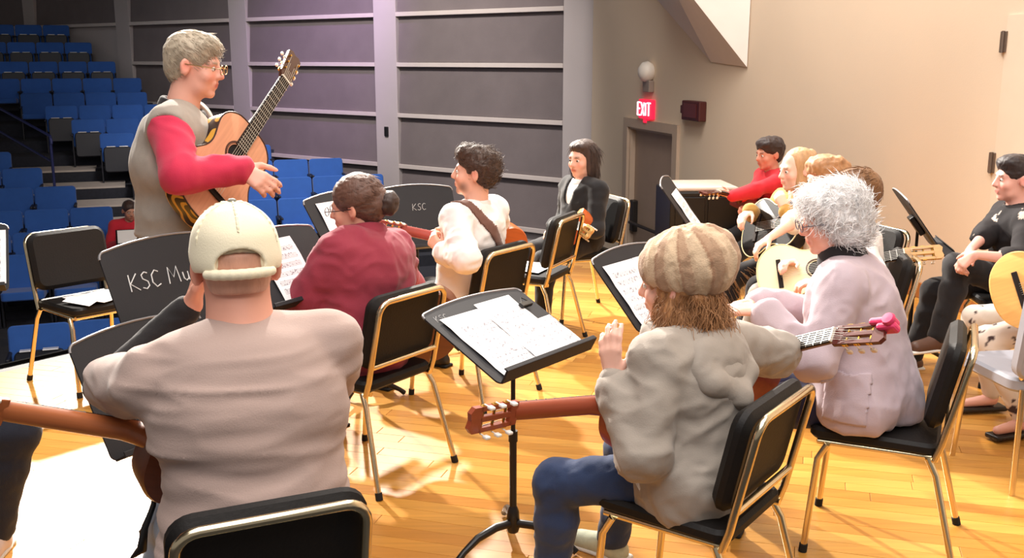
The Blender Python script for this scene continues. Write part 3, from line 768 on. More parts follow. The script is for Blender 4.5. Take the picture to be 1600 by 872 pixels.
def np_mesh(name, P, F, m, parent=None, origin=None, col=None):
    me = bpy.data.meshes.new(name)
    if origin is not None: P = P - origin
    me.vertices.add(len(P)); me.vertices.foreach_set('co', P.astype(np.float32).ravel())
    F = np.asarray(F); k = F.shape[1]
    me.loops.add(F.size); me.loops.foreach_set('vertex_index', F.astype(np.int32).ravel())
    me.polygons.add(len(F)); me.polygons.foreach_set('loop_start', np.arange(0, F.size, k, dtype=np.int32))
    me.polygons.foreach_set('use_smooth', np.ones(len(F), bool))
    me.materials.append(m)
    me.update(calc_edges=True); me.validate()
    if col is not None:
        a = me.color_attributes.new('tint', 'FLOAT_COLOR', 'POINT'); a.data.foreach_set('color', np.concatenate([col, np.ones((len(col), 1))], 1).astype(np.float32).ravel())
    o = bpy.data.objects.new(name, me); C.objects.link(o)
    if parent is not None: o.parent = parent
    return o
def folds(P, N, amp, freq, seed=0, ridge=True):
    """push cloth in and out along its normal to make creases; freq per axis"""
    q = P*np.asarray(freq)
    wv = np.stack([vnoise(q*0.6+11.3, seed+1), vnoise(q*0.6+5.1, seed+2), vnoise(q*0.6+2.7, seed+3)], 1)*0.8
    n = vnoise(q+wv, seed)
    if ridge: n = 0.65*(1-2*np.abs(n)) + 0.35*vnoise(q*2.1+wv, seed+5)
    return P + N*(amp*n)[:, None]
def rot(v, axis, deg):
    a = math.radians(deg); axis = nrm(axis); v = np.asarray(v, float)
    return v*math.cos(a) + np.cross(axis, v)*math.sin(a) + axis*(axis@v)*(1-math.cos(a))
def ik(a, b, l1, l2, hint):
    a = np.asarray(a, float); b = np.asarray(b, float); d = b-a; L = np.linalg.norm(d)
    if L > (l1+l2)*0.999: b = a + d/L*(l1+l2)*0.999; d = b-a; L = np.linalg.norm(d)
    if L < abs(l1-l2)*1.05+0.02: b = a + d/(L+1e-9)*(abs(l1-l2)*1.05+0.02); d = b-a; L = np.linalg.norm(d)
    x = (l1*l1-l2*l2+L*L)/(2*L); h = math.sqrt(max(l1*l1-x*x, 0)); u = d/L
    hv = np.asarray(hint, float); hv = nrm(hv - u*(hv@u))
    return a + u*x + hv*h, b
SKINS = {}
def skin_mat(): return mat('skin', (220, 165, 140), 0.5, attr='tint', var=0.05, vscale=14, bump=0.03, bscale=260, subsurf=0.06)
class Person:
    """one figure: joints first, then a continuous body and its clothes"""
    def __init__(s, pel, yaw, sc=1.0, lean=8, side=0, twist=0, bulk=1.0, head=(0, 0, 0), hs=1.0, curve=1.0, shw=1.0, neckf=0.02, tor=1.0, neckw=1.0, nl=0.0, vox=0.007, skin=(224, 172, 148), seed=1):
        s.sc = sc; s.vox = vox; s.seed = seed; s.bulk = bulk; s.neckw = neckw; s.skin = skin; s.hs = hs*0.235
        y = math.radians(yaw); s.f = A(-math.sin(y), math.cos(y), 0); s.r = A(math.cos(y), math.sin(y), 0); s.u = A(0, 0, 1)
        s.P = np.asarray(pel, float); s.origin = A(s.P[0], s.P[1], 0)
        def spine(frac):        # torso axis tilts progressively
            v = rot(s.u, s.r, -lean*frac); return rot(v, s.f, side*frac)
        s.t0 = spine(0.6); s.t1 = spine(1.0); s.t2 = spine(1.0+0.5*curve)
        k = sc*tor; s.W = s.P + s.t0*0.145*k; s.Ch = s.W + s.t1*0.18*k; s.Nk = s.Ch + s.t2*0.175*k
        s.cr = nrm(rot(s.r, s.u, twist)); s.cr = nrm(s.cr - s.t1*(s.cr@s.t1)); s.cf = np.cross(s.t1, s.cr)   # chest right and forward
        s.cr2 = nrm(s.cr - s.t2*(s.cr@s.t2)); s.cf2 = np.cross(s.t2, s.cr2)
        s.wr = nrm(s.r + s.cr); s.wf = nrm(s.f + s.cf)
        sw = 0.178*sc*shw
        s.Sh = {'R': s.Nk + s.cr*sw - s.t2*0.045*sc, 'L': s.Nk - s.cr*sw - s.t2*0.045*sc}
        s.Hip = {'R': s.P + s.r*0.092*sc - s.u*0.02*sc, 'L': s.P - s.r*0.092*sc - s.u*0.02*sc}
        hy, hp, hr = head
        hx = rot(s.r, s.u, hy); hf = rot(s.f, s.u, hy); hz = s.u.copy()
        hf, hz = rot(hf, hx, hp), rot(hz, hx, hp)
        hx, hz = rot(hx, hf, hr), rot(hz, hf, hr)
        s.hx, s.hf, s.hz = hx, hf, hz
        s.Hd = s.Nk + s.t2*(0.068+nl)*sc + hf*neckf*sc + hz*0.112*sc*hs
        s.El = {}; s.Wr = {}; s.Kn = {}; s.An = {}; s.hand = {}; s.toe = {}
    def arm(s, sd, w, f=None, n=None, el=None, curl=(25, 35, 25), thumb=0.0, spread=0.0):
        l1, l2 = 0.285*s.sc, 0.255*s.sc
        hint = el if el is not None else (-s.u*1.0 - s.cf*0.3 + (s.cr if sd == 'R' else -s.cr)*0.6)
        s.El[sd], s.Wr[sd] = ik(s.Sh[sd], w, l1, l2, hint)
        f = nrm(f) if f is not None else nrm(s.Wr[sd]-s.El[sd])
        n = np.asarray(n if n is not None else s.u, float); n = nrm(n - f*(n@f))
        s.hand[sd] = (f, n, curl, thumb, spread); return s
    def leg(s, sd, foot, toe=None, kn=None):
        l1, l2 = 0.43*s.sc, 0.42*s.sc
        an = np.asarray(foot, float) + A(0, 0, 0.075*s.sc)
        s.Kn[sd], s.An[sd] = ik(s.Hip[sd], an, l1, l2, kn if kn is not None else s.f + s.u*0.8)
        s.toe[sd] = nrm(toe if toe is not None else s.f); return s
    # ---- torso primitives shared by body and clothes; o = extra radius
    def torso(s, S, o=0.0, k=0.05, hips=True, low=True, chest=1.0, belly=1.0):
        b = s.bulk; c = s.sc
        if low: S.ell(s.P + s.u*0.01*c, A(0.170*b, 0.125*b, 0.125)*c + o, (s.r, s.f, s.u), k)
        S.ell(s.W + s.wf*0.008, A(0.148*b, 0.110*b*belly, 0.14)*c + o, (s.wr, s.wf, s.t0), k)
        S.ell(s.Ch - s.cf*0.005, A(0.165*b, 0.118*b*chest, 0.165)*c + o, (s.cr, s.cf, s.t1), k)
        S.ell(s.Nk - s.t2*0.075*c, A(0.160*b, 0.088*b, 0.085)*c + o, (s.cr2, s.cf2, s.t2), k)
        for sd, g in (('R', 1), ('L', -1)):
            S.cap(s.Nk + s.cr*g*0.03*c - s.t2*0.015*c, s.Sh[sd] + s.t2*0.005*c, 0.044*c+o, 0.052*c*b**0.5+o, k)
        return S
    def armcl(s, S, o=0.0, k=0.025, to=1.0, bell=0.0, sides='RL'):
        c = s.sc; b = s.bulk**0.5
        for sd in sides:
            if sd not in s.El: continue
            sh, el, wr = s.Sh[sd], s.El[sd], s.Wr[sd]
            if to <= 0.5:
                e = sh + (el-sh)*to*2; S.cap(sh, e, 0.053*c*b+o, (0.053-0.012*to*2)*c*b+o+bell, k)
            else:
                S.cap(sh, el, 0.053*c*b+o, 0.041*c*b+o, k); e = el + (wr-el)*(to-0.5)*2
                S.cap(el, e, 0.041*c*b+o, (0.041-0.014*(to-0.5)*2)*c*b+o+bell, k)
        return S
    def legcl(s, S, o=0.0, k=0.03, to=1.0, sides='RL', cuff=0.0):
        c = s.sc; b = s.bulk**0.5
        for sd in sides:
            if sd not in s.Kn: continue
            hp, kn, an = s.Hip[sd], s.Kn[sd], s.An[sd]
            S.cap(hp, kn, 0.082*c*b+o, 0.057*c+o, k)
            e = kn + (an-kn)*to
            S.chain([kn, kn+(e-kn)*0.35 - s.f*0.012*c, e], [0.055*c+o, 0.053*c+o, (0.053-0.016*to)*c+o+cuff], k)
        return S
    def handsdf(s, S, sd, k=0.006):
        if sd not in s.hand: return
        f, n, curl, th, spread = s.hand[sd]; w = s.Wr[sd]; c = s.sc
        t = np.cross(n, f) if sd == 'R' else -np.cross(n, f)
        for off, L in ((0.026, 0.086), (0.009, 0.089), (-0.009, 0.086), (-0.025, 0.079)):
            S.cap(w + t*off*0.55*c + f*0.012*c, w + f*L*c + t*off*c, 0.0135*c, 0.0115*c, 0.012)
        for i, (off, L, segs) in enumerate(((0.027, 0.086, (.040, .025, .020)), (0.009, 0.090, (.045, .029, .021)), (-0.009, 0.086, (.042, .027, .021)), (-0.026, 0.078, (.032, .021, .018)))):
            p = w + f*L*c + t*off*c; ang = 0; d = rot(f, n, (off/0.027)*spread*(1 if sd == 'R' else -1))
            rr = [0.0098, 0.0092, 0.0085, 0.0072]
            for j, l in enumerate(segs):
                ang += curl[j] + i*2.0
                dd = nrm(d*math.cos(math.radians(ang)) - n*math.sin(math.radians(ang)))
                q = p + dd*l*c; S.cap(p, q, rr[j]*c, rr[j+1]*c, k); p = q
        p0 = w + f*0.022*c + t*0.022*c - n*0.004*c
        d1 = nrm(t*0.72 + f*0.68 - n*(0.25+th)); p1 = p0 + d1*0.045*c
        d2 = nrm(t*(0.35-th*0.5) + f*0.9 - n*(0.35+th)); p2 = p1 + d2*0.032*c; p3 = p2 + nrm(d2 + f*0.3 - n*(0.2+th))*0.025*c
        S.cap(p0, p1, 0.0145*c, 0.0115*c, 0.010); S.cap(p1, p2, 0.0112*c, 0.0098*c, k); S.cap(p2, p3, 0.0098*c, 0.0078*c, k)
    def hd(s, x, y, z): return s.Hd + (s.hx*x + s.hf*y + s.hz*z)*s.hs/0.235
    def headsdf(s, S):
        q = s.hs/0.235; ax = (s.hx, s.hf, s.hz)
        S.ell(s.hd(0, -0.012, 0.032), A(0.075, 0.096, 0.088)*q, ax, 0.03)
        S.ell(s.hd(0, 0.028, -0.035), A(0.058, 0.066, 0.078)*q, ax, 0.03)
        S.cap(s.hd(-0.030, 0.035, -0.075), s.hd(0.030, 0.035, -0.075), 0.024*q, k=0.025)
        S.ell(s.hd(0, 0.070, -0.098), A(0.022, 0.018, 0.017)*q, ax, 0.02)
        S.cap(s.hd(-0.036, 0.078, 0.022), s.hd(0.036, 0.078, 0.022), 0.013*q, k=0.018)
        for g in (-1, 1):
            S.ell(s.hd(g*0.031, 0.098, 0.001), A(0.015, 0.012, 0.010)*q, ax, 0.016, 'sub')
            S.ell(s.hd(g*0.042, 0.060, -0.030), A(0.022, 0.022, 0.022)*q, ax, 0.02)
        S.cap(s.hd(0, 0.092, 0.010), s.hd(0, 0.109, -0.027), 0.008*q, 0.0118*q, 0.010)
        S.cap(s.hd(-0.010, 0.097, -0.031), s.hd(0.010, 0.097, -0.031), 0.009*q, k=0.008)
        S.cap(s.hd(-0.018, 0.088, -0.056), s.hd(0.018, 0.088, -0.056), 0.0085*q, k=0.006)
        S.cap(s.hd(-0.015, 0.086, -0.069), s.hd(0.015, 0.086, -0.069), 0.0085*q, k=0.006)
        for g in (-1, 1):
            a2 = (rot(s.hx, s.hz, g*22), rot(s.hf, s.hz, g*22), s.hz)
            S.ell(s.hd(g*0.083, -0.012, -0.004), A(0.011, 0.020, 0.034)*q, a2, 0.010)
            S.ell(s.hd(g*0.092, -0.007, 0.002), A(0.006, 0.010, 0.018)*q, a2, 0.006, 'sub')
        S.cap(s.Nk - s.t2*0.03*s.sc - s.cf2*0.005, s.hd(0, -0.020, -0.060), 0.060*s.sc*s.bulk**0.5*s.neckw, 0.052*q*s.bulk**0.4*s.neckw, 0.03)
        return S
    def body(s, label, group=None, paint=(), name='person', brow=(74, 54, 44)):
        S = Sdf(); s.torso(S, -0.006); s.armcl(S, -0.004); s.legcl(S, -0.006)
        for sd in 'RL':
            s.handsdf(S, sd)
            if sd in s.An: S.cap(s.An[sd] - A(0, 0, 0.03*s.sc), s.An[sd] + s.toe[sd]*0.15*s.sc - A(0, 0, 0.045*s.sc), 0.032*s.sc, 0.022*s.sc, 0.02)
        s.headsdf(S)
        P, F = S.mesh(s.vox*1.12)
        base = A(*lin(s.skin)); col = np.tile(base, (len(P), 1))
        def blob(c, r, rgb, amt=1.0):
            d = np.linalg.norm(P-c, axis=1); wt = np.clip(1.4-d/r*1.4, 0, 1)*amt
            col[:] = col*(1-wt[:, None]) + A(*lin(rgb))*wt[:, None]
        q = s.hs/0.235; sk = A(*s.skin)
        red = tuple(np.clip(sk*A(1.0, 0.78, 0.76), 0, 255))
        for g in (-1, 1):
            blob(s.hd(g*0.040, 0.080, -0.028), 0.032*q, red, 0.45); blob(s.hd(g*0.086, -0.008, -0.002), 0.03*q, red, 0.6)
        blob(s.hd(0, 0.118, -0.030), 0.020*q, red, 0.5)
        for g in (-1, 1):
            for x in (0.018, 0.028, 0.038, 0.047): blob(s.hd(g*x, 0.092-0.25*max(0, x-0.028), 0.022+0.10*(x-0.018)), 0.0095*q, brow, 0.85)
        for x in (-0.014, 0, 0.014): blob(s.hd(x, 0.094, -0.062), 0.014*q, tuple(np.clip(sk*A(0.85, 0.55, 0.55), 0, 255)), 0.9)
        for c, r, rgb, amt in paint: blob(c, r, rgb, amt)
        s.root = np_mesh(name, P, F, skin_mat(), None, s.origin, col)
        s.root.location = Vector(s.origin); tag(s.root, label, 'person', group)
        # eyes
        for g in (-1, 1):
            c = s.hd(g*0.031, 0.0795, 0.001); mb = MB(); R = 0.0110*q
            ax = Matrix(((s.hx[0], s.hz[0], s.hf[0]), (s.hx[1], s.hz[1], s.hf[1]), (s.hx[2], s.hz[2], s.hf[2]))).to_4x4()
            M = Matrix.Translation(Vector(c - s.origin)) @ ax
            mb.lathe([(R*math.sin(a), -R*math.cos(a)) for a in np.linspace(0.05, PI-0.66, 8)], 12, M, 0)
            mb.lathe([(R*math.sin(a), -R*math.cos(a)) for a in np.linspace(PI-0.66, PI-0.02, 4)], 12, M, 1)
            mb.build('eye', [mat('eye_white', (225, 220, 214), 0.25), mat('iris', (46, 34, 28), 0.2)], s.root, 60)
        return s
    def child(s, S, name, m, vox=None, fold=None, parent=None, col=None, label=None):
        P, F = S.mesh(vox or s.vox*1.3)
        if fold:
            for fo in (fold if isinstance(fold, list) else [fold]):
                N = vert_normals(P, F); P = folds(P, N, fo[0], fo[1], fo[2] if len(fo) > 2 else s.seed)
        o = np_mesh(name, P, F, m, parent or s.root, s.origin, col(P) if col else None)
        if label: o['label'] = label
        return o
    def shoes(s, m, label=None, size=1.0, sole=None):
        for sd in 'RL':
            if sd not in s.An: continue
            a = s.An[sd]; t = s.toe[sd]; c = s.sc*size; dn = A(0, 0, -1); lat = np.cross(t, s.u)
            up = nrm(np.cross(lat, t)); S = Sdf()
            S.cap(a + dn*0.005*c, a + dn*0.035*c - t*0.01*c, 0.043*c, 0.045*c, 0.02)
            S.cap(a - t*0.03*c + dn*0.045*c, a + t*0.15*c + dn*0.050*c, 0.036*c, 0.036*c, 0.02)
            S.cap(a + t*0.04*c + dn*0.025*c, a + t*0.14*c + dn*0.045*c, 0.038*c, 0.034*c, 0.02)
            S.box(a + t*0.06*c + dn*0.115*c, A(0.2, 0.2, 0.04)*c, (t, lat, s.u), 0.005, 0.005, 'sub')
            o = s.child(S, 'shoe', m, max(s.vox, 0.006))
            if label: o['label'] = label
            S2 = Sdf(); S2.box(a + t*0.062*c + dn*0.068*c, A(0.135, 0.043, 0.010)*c, (t, lat, s.u), 0.009, 0.01)
            s.child(S2, 'sole', sole or M_RUB, max(s.vox, 0.006), parent=o)
    def trousers(s, m, o=0.012, fold=(0.006, (16, 16, 16)), to=0.95, cuff=0.008, name='trousers', label=None):
        S = Sdf(); b = s.bulk; c = s.sc
        S.ell(s.P + s.u*0.01*c, A(0.170*b, 0.125*b, 0.125)*c + o, (s.r, s.f, s.u), 0.05)
        S.cap(s.P, s.W - s.t0*0.04, 0.105*b*c+o, 0.10*b*c+o, 0.04, flat=None)
        s.legcl(S, o, 0.035, to, cuff=cuff)
        return s.child(S, name, m, s.vox*1.7, fold, label=label)
    def strands(s, o, m, n, length, flow, rad=0.0012, jit=0.4, segs=4, lift=0.25, sel=None, seed=3, name='loose_strands', curl=0.0):
        """fine locks rooted on the hair surface"""
        me = o.data; nv = len(me.vertices); co = np.zeros(nv*3, np.float32); me.vertices.foreach_get('co', co); co = co.reshape(-1, 3)
        no = np.zeros(nv*3, np.float32); me.vertices.foreach_get('normal', no); no = no.reshape(-1, 3)
        rs = np.random.RandomState(seed); cand = np.arange(nv)
        if sel is not None: cand = cand[sel(co + s.origin)]
        if not len(cand): return
        pick = rs.choice(cand, n)
        p = co[pick].astype(float); nn = no[pick].astype(float)
        fl = flow(p + s.origin) if callable(flow) else np.tile(np.asarray(flow, float), (n, 1))
        fl = fl + rs.randn(n, 3)*jit
        fl = fl - nn*np.sum(fl*nn, 1)[:, None]*0.85; fl /= np.linalg.norm(fl, axis=1)[:, None]+1e-9
        L = length*(0.6+0.8*rs.rand(n)); pts = [p - nn*0.002]
        ph = rs.rand(n)*6.28; sd = np.cross(fl, nn)
        for k in range(1, segs+1):
            t = k/segs
            q = p + fl*(L*t)[:, None] + nn*(lift*L*(t - 0.7*t*t))[:, None] + sd*(np.sin(ph+t*7)*curl)[:, None] + nn*(np.cos(ph+t*7)*curl)[:, None]
            pts.append(q)
        V = []; Fa = []
        e1 = sd/(np.linalg.norm(sd, axis=1)[:, None]+1e-9)
        for k, q in enumerate(pts):
            r = rad*(1.0 if k < segs else 0.2)
            for a in range(3): V.append(q + e1*(r*math.cos(a*2.094)) + nn*(r*math.sin(a*2.094)))
        V = np.stack(V, 1).reshape(-1, 3); st = (segs+1)*3; base = np.arange(n)*st
        for k in range(segs):
            for a in range(3):
                i0 = k*3+a; i1 = k*3+(a+1) % 3
                Fa.append(np.stack([base+i0, base+i1, base+i1+3, base+i0+3], 1))
        ob = np_mesh(name, V, np.concatenate(Fa), m, o); ob['kind'] = 'stuff'; return ob

def patch(o, origin, c, axes, half, name, m, off=0.005):
    """a sewn-on piece that follows the cloth: faces of o inside a box, raised and given an edge"""
    me = o.data; co = np.zeros(len(me.vertices)*3, np.float32); me.vertices.foreach_get('co', co); co = co.reshape(-1, 3) + origin
    fv = np.zeros(len(me.loops), np.int32); me.loops.foreach_get('vertex_index', fv); fv = fv.reshape(-1, 4)
    N = vert_normals(co, fv); ctr = co[fv].mean(1); L = np.stack([(ctr-c) @ nrm(a) for a in axes], 1)
    Q = fv[np.all(np.abs(L) < np.asarray(half), axis=1)]
    if not len(Q): return None
    ids, inv = np.unique(Q, return_inverse=True); Q = inv.reshape(Q.shape); n = len(ids)
    V = np.concatenate([co[ids] + N[ids]*off, co[ids] - N[ids]*0.002])
    ed = {}
    for q in Q:
        for i in range(4): ed[(q[i], q[(i+1) % 4])] = 1
    sd = [(b, a, a+n, b+n) for (a, b) in ed if (b, a) not in ed]
    return np_mesh(name, V, np.concatenate([Q, np.array(sd)]), m, o, origin)
# ================================================================ guitars
M_STRING = mat('string_steel', (200, 196, 188), 0.35, 0.8)
M_BUTTON = mat('pearl_button', (236, 230, 216), 0.35)
M_GOLD = mat('gold_hardware', (214, 170, 80), 0.25, 1.0)
M_EBONY = mat('ebony', (34, 25, 22), 0.65, spec=0.2, var=0.2, vscale=30, stretch=(0.2, 2, 2))
def wood(name, rgb, rough=0.35): return mat(name, rgb, rough, var=0.14, vscale=14, stretch=(0.35, 6, 6))
W_PROF = [(0.0, 0.0), (0.004, 0.055), (0.02, 0.105), (0.05, 0.145), (0.09, 0.172), (0.13, 0.182), (0.17, 0.176), (0.21, 0.155), (0.25, 0.129), (0.285, 0.119), (0.32, 0.122), (0.36, 0.134), (0.40, 0.139), (0.435, 0.128), (0.462, 0.102), (0.478, 0.066), (0.484, 0.0)]
def outline(scale=1.0, inset=0.0):
    xs = [p[0] for p in W_PROF]; ys = [p[1] for p in W_PROF]; pts = []
    for k in range(0, 41):
        t = k/40; a = t*(len(xs)-1); i = min(int(a), len(xs)-2); u = a-i
        g = lambda v, j: v[max(0, min(j, len(v)-1))]
        def cr(v): p0, p1, p2, p3 = g(v, i-1), g(v, i), g(v, i+1), g(v, i+2); return 0.5*((2*p1)+(-p0+p2)*u+(2*p0-5*p1+4*p2-p3)*u*u+(-p0+3*p1-3*p2+p3)*u**3)
        pts.append((cr(xs), max(cr(ys), 0)))
    pts[0] = (0.0, 0.0); pts[-1] = (0.484, 0.0)
    full = [(x*scale, -y*scale) for x, y in pts] + [(x*scale, y*scale) for x, y in pts[-2:0:-1]]
    if inset:
        cx = 0.24*scale; full = [((x-cx)*(1-inset/(0.24*scale))+cx, y*(1-inset/(0.18*scale)) if abs(y) > 1e-6 else y) for x, y in full]
    return full
def guitar(o0, X, Z, label, body, top, neck_c, fret_c=None, bind=None, capo=False, buttons=None, depth=0.095, scale=1.0, slotted=True, pickguard=None):
    """o0 = world point at the tail end on the soundboard; X along the neck; Z out of the soundboard"""
    X = nrm(X); Z = np.asarray(Z, float); Z = nrm(Z - X*(Z@X)); Yv = np.cross(Z, X)
    M = Matrix(((X[0], Yv[0], Z[0], o0[0]), (X[1], Yv[1], Z[1], o0[1]), (X[2], Yv[2], Z[2], o0[2]), (0, 0, 0, 1)))
    r = empty('acoustic_guitar'); r.matrix_world = M; tag(r, label, 'guitar', 'guitars in the class')
    k = scale; ol = outline(k)
    n = len(ol); mb = MB(); ib = outline(k, 0.006*k)
    v = [(x, y, -0.004) for x, y in ol] + [(x, y, -depth+0.012) for x, y in ol] + [(x, y, -depth) for x, y in ib]
    f = [(i, (i+1) % n, n+(i+1) % n, n+i) for i in range(n)] + [(n+i, n+(i+1) % n, 2*n+(i+1) % n, 2*n+i) for i in range(n)] + [tuple(2*n+i for i in range(n))]
    f.append(tuple(range(n-1, -1, -1)))
    mb.add(v, f); mb.build('body', body, r, 35)
    hx, hr = 0.325*k, 0.044*k
    # soundboard with a real round hole
    mb = MB(); hole = []
    m2 = n
    for i in range(n):
        x, y = ol[i]; a = math.atan2(y, x-hx); hole.append((hx+hr*math.cos(a), hr*math.sin(a)))
    v = [(x, y, -0.003) for x, y in ol] + [(x, y, 0.0) for x, y in ib] + [(x, y, 0.0) for x, y in hole] + [(x, y, -0.0038) for x, y in hole]
    f = []
    for lv in (0, 1, 2):
        for i in range(n): f.append((lv*n+i, lv*n+(i+1) % n, (lv+1)*n+(i+1) % n, (lv+1)*n+i))
    mb.add(v, f); mb.build('soundboard', top, r, 25)
    MB().lathe([(0.0005, -0.0039), (hr*1.02, -0.0039), (hr*1.02, -0.0036), (0.0005, -0.0036)], 24, T(hx, 0, 0)).build('soundhole', mat('hole_shade', (14, 9, 7), 0.9), r)  # dark disc: the shade inside the body, put in as colour
    mb = MB()
    for rr in (1.10, 1.22, 1.30): mb.tube([(hx+hr*rr*math.cos(a), hr*rr*math.sin(a), 0.0) for a in np.linspace(0, 2*PI, 33)[:-1]], 0.0013 if rr != 1.22 else 0.003, 5, closed=True)
    mb.build('rosette', mat('rosette_inlay', (70, 34, 22), 0.5), r, 60)
    if bind: MB().tube([(x, y, -0.002) for x, y in ol], 0.0035, 6, closed=True).build('binding', bind, r, 60)
    MB().box((0.112*k, -0.088*k, 0.0), (0.138*k, 0.088*k, 0.007), 0.003).box((0.130*k, -0.04*k, 0.006), (0.133*k, 0.04*k, 0.011)).build('bridge', M_EBONY, r)
    nut = 0.785*k; joint = 0.478*k
    # neck: half-round shaft with heel
    mb = MB(); rings = []
    for x, wd, th in ((joint-0.004, 0.029, 0.075), (joint+0.02, 0.029, 0.05), (joint+0.05, 0.0285, 0.026), (nut-0.02, 0.0265, 0.021), (nut+0.01, 0.026, 0.019)):
        rings.append([(x, wd*math.cos(a), -th*math.sin(a)**0.8 if 0 < a < PI else 0.0) for a in np.linspace(0, PI, 11)])
    v = [p for rg in rings for p in rg]; q = 11; f = []
    for i in range(len(rings)-1):
        for j in range(q-1): f.append((i*q+j, i*q+j+1, (i+1)*q+j+1, (i+1)*q+j))
        f.append((i*q+q-1, i*q, (i+1)*q, (i+1)*q+q-1))
    f += [tuple(range(q-1, -1, -1)), tuple((len(rings)-1)*q+j for j in range(q))]
    mb.add(v, f); mb.build('neck', neck_c, r, 40)
    fb0 = hx+hr*0.85
    mb = MB(); mb.add([(fb0, -0.030, 0.0), (nut, -0.026, 0.0), (nut, 0.026, 0.0), (fb0, 0.030, 0.0), (fb0, -0.029, 0.007), (nut, -0.0255, 0.006), (nut, 0.0255, 0.006), (fb0, 0.029, 0.007)], [(0,3,2,1), (4,5,6,7), (0,1,5,4), (1,2,6,5), (2,3,7,6), (3,0,4,7)])
    mb.build('fingerboard', fret_c or M_EBONY, r)
    mb = MB(); sl = nut - 0.133*k
    for i in range(1, 19):
        x = nut - sl*(1-2**(-i/12)); mb.box((x-0.0012, -0.0275, 0.006), (x+0.0012, 0.0275, 0.0085))
    mb.build('frets', M_STRING, r)
    MB().box((nut-0.002, -0.026, 0.0), (nut+0.004, 0.026, 0.011), 0.001).build('nut', M_BUTTON, r)
    # headstock, angled back
    H = Matrix.Translation((nut+0.004, 0, 0.0)) @ Matrix.Rotation(math.radians(11), 4, 'Y')
    if slotted:
        mb = MB(); L = 0.185*k
        mb.box((0, -0.035, -0.016), (0.03, 0.035, 0.0), 0.003, H); mb.box((0.025, -0.008, -0.016), (0.14, 0.008, 0.0), 0.002, H)
        for g in (-1, 1): mb.prism([(0.02, g*0.022), (0.14, g*0.024), (0.14, g*0.037), (0.02, g*0.034)][::g], -0.016, 0.0, H)
        mb.prism([(0.135, -0.037), (0.165, -0.037), (0.178, -0.022), (0.172, 0.0), (0.178, 0.022), (0.165, 0.037), (0.135, 0.037)], -0.016, 0.0, H)
        mb.build('headstock', neck_c, r)
    else:
        MB().prism([(0, -0.026), (0.03, -0.036), (0.165, -0.039), (0.178, -0.02), (0.17, 0), (0.178, 0.02), (0.165, 0.039), (0.03, 0.036), (0, 0.026)], -0.015, 0.0, H).build('headstock', neck_c, r)
    for i in range(3):
        for g in (-1, 1):
            x = 0.045 + i*0.042
            if slotted:
                tb = MB().tube([H @ Vector((x, g*0.040, -0.008)), H @ Vector((x, g*0.006, -0.008))], 0.0045, 8).box((x-0.010, g*0.037-0.0015, -0.014), (x+0.010, g*0.037+0.0015, -0.002), 0.0008, H).build('tuner', M_GOLD, r)
                MB().tube([H @ Vector((x, g*0.042, -0.010)), H @ Vector((x, g*0.042, -0.030))], 0.002, 6).box((x-0.0085, g*0.042-0.0045, -0.046), (x+0.0085, g*0.042+0.0045, -0.028), 0.003, H).build('tuner_button', buttons or M_BUTTON, tb)
            else:
                tb = MB().tube([H @ Vector((x, g*0.028, -0.015)), H @ Vector((x, g*0.028, 0.012))], 0.004, 8).box((x-0.008, g*0.030-0.008, -0.026), (x+0.008, g*0.030+0.008, -0.015), 0.002, H).build('tuner', M_GOLD, r)
                MB().tube([H @ Vector((x, g*0.036, -0.020)), H @ Vector((x, g*0.048, -0.020))], 0.002, 6).box((x-0.008, g*0.052-0.006, -0.025), (x+0.008, g*0.052+0.006, -0.015), 0.003, H).build('tuner_button', buttons or M_BUTTON, tb)
    mb = MB()
    for i in range(6):
        y0 = (i-2.5)*0.0102*k; y1 = (i-2.5)*0.0083
        e = H @ Vector((0.05 + 0.042*abs(int(abs(i-2.5)) - 0), y1*1.1, -0.006 if slotted else 0.008))
        mb.tube([(0.132*k, y0, 0.012), (nut, y1, 0.0115), tuple(e)], 0.0009, 4)
    mb.build('strings', M_STRING, r)
    if pickguard:
        MB().prism([(0.20*k, -0.05*k), (0.27*k, -0.06*k), (0.33*k, -0.065*k), (0.32*k, -0.105*k), (0.25*k, -0.112*k), (0.19*k, -0.10*k)], 0.0, 0.002).build('pickguard', pickguard, r)
    if capo:
        x = nut + 0.15
        mc = mat('pink_plastic', (228, 62, 112), 0.4)
        c = MB().box((0.118, 0.024, -0.026), (0.205, 0.046, 0.014), 0.008, H).box((0.145, 0.004, -0.030), (0.21, 0.03, 0.012), 0.010, H).build('clip_tuner', mc, r)
        c['label'] = 'pink clip-on tuner'
        MB().lathe([(0.001, 0.0), (0.019, 0.0), (0.022, 0.006), (0.018, 0.015), (0.001, 0.016)], 16, H @ T(0.19, 0.03, 0.01)).build('tuner_dial', mc, c, 50)
    return r
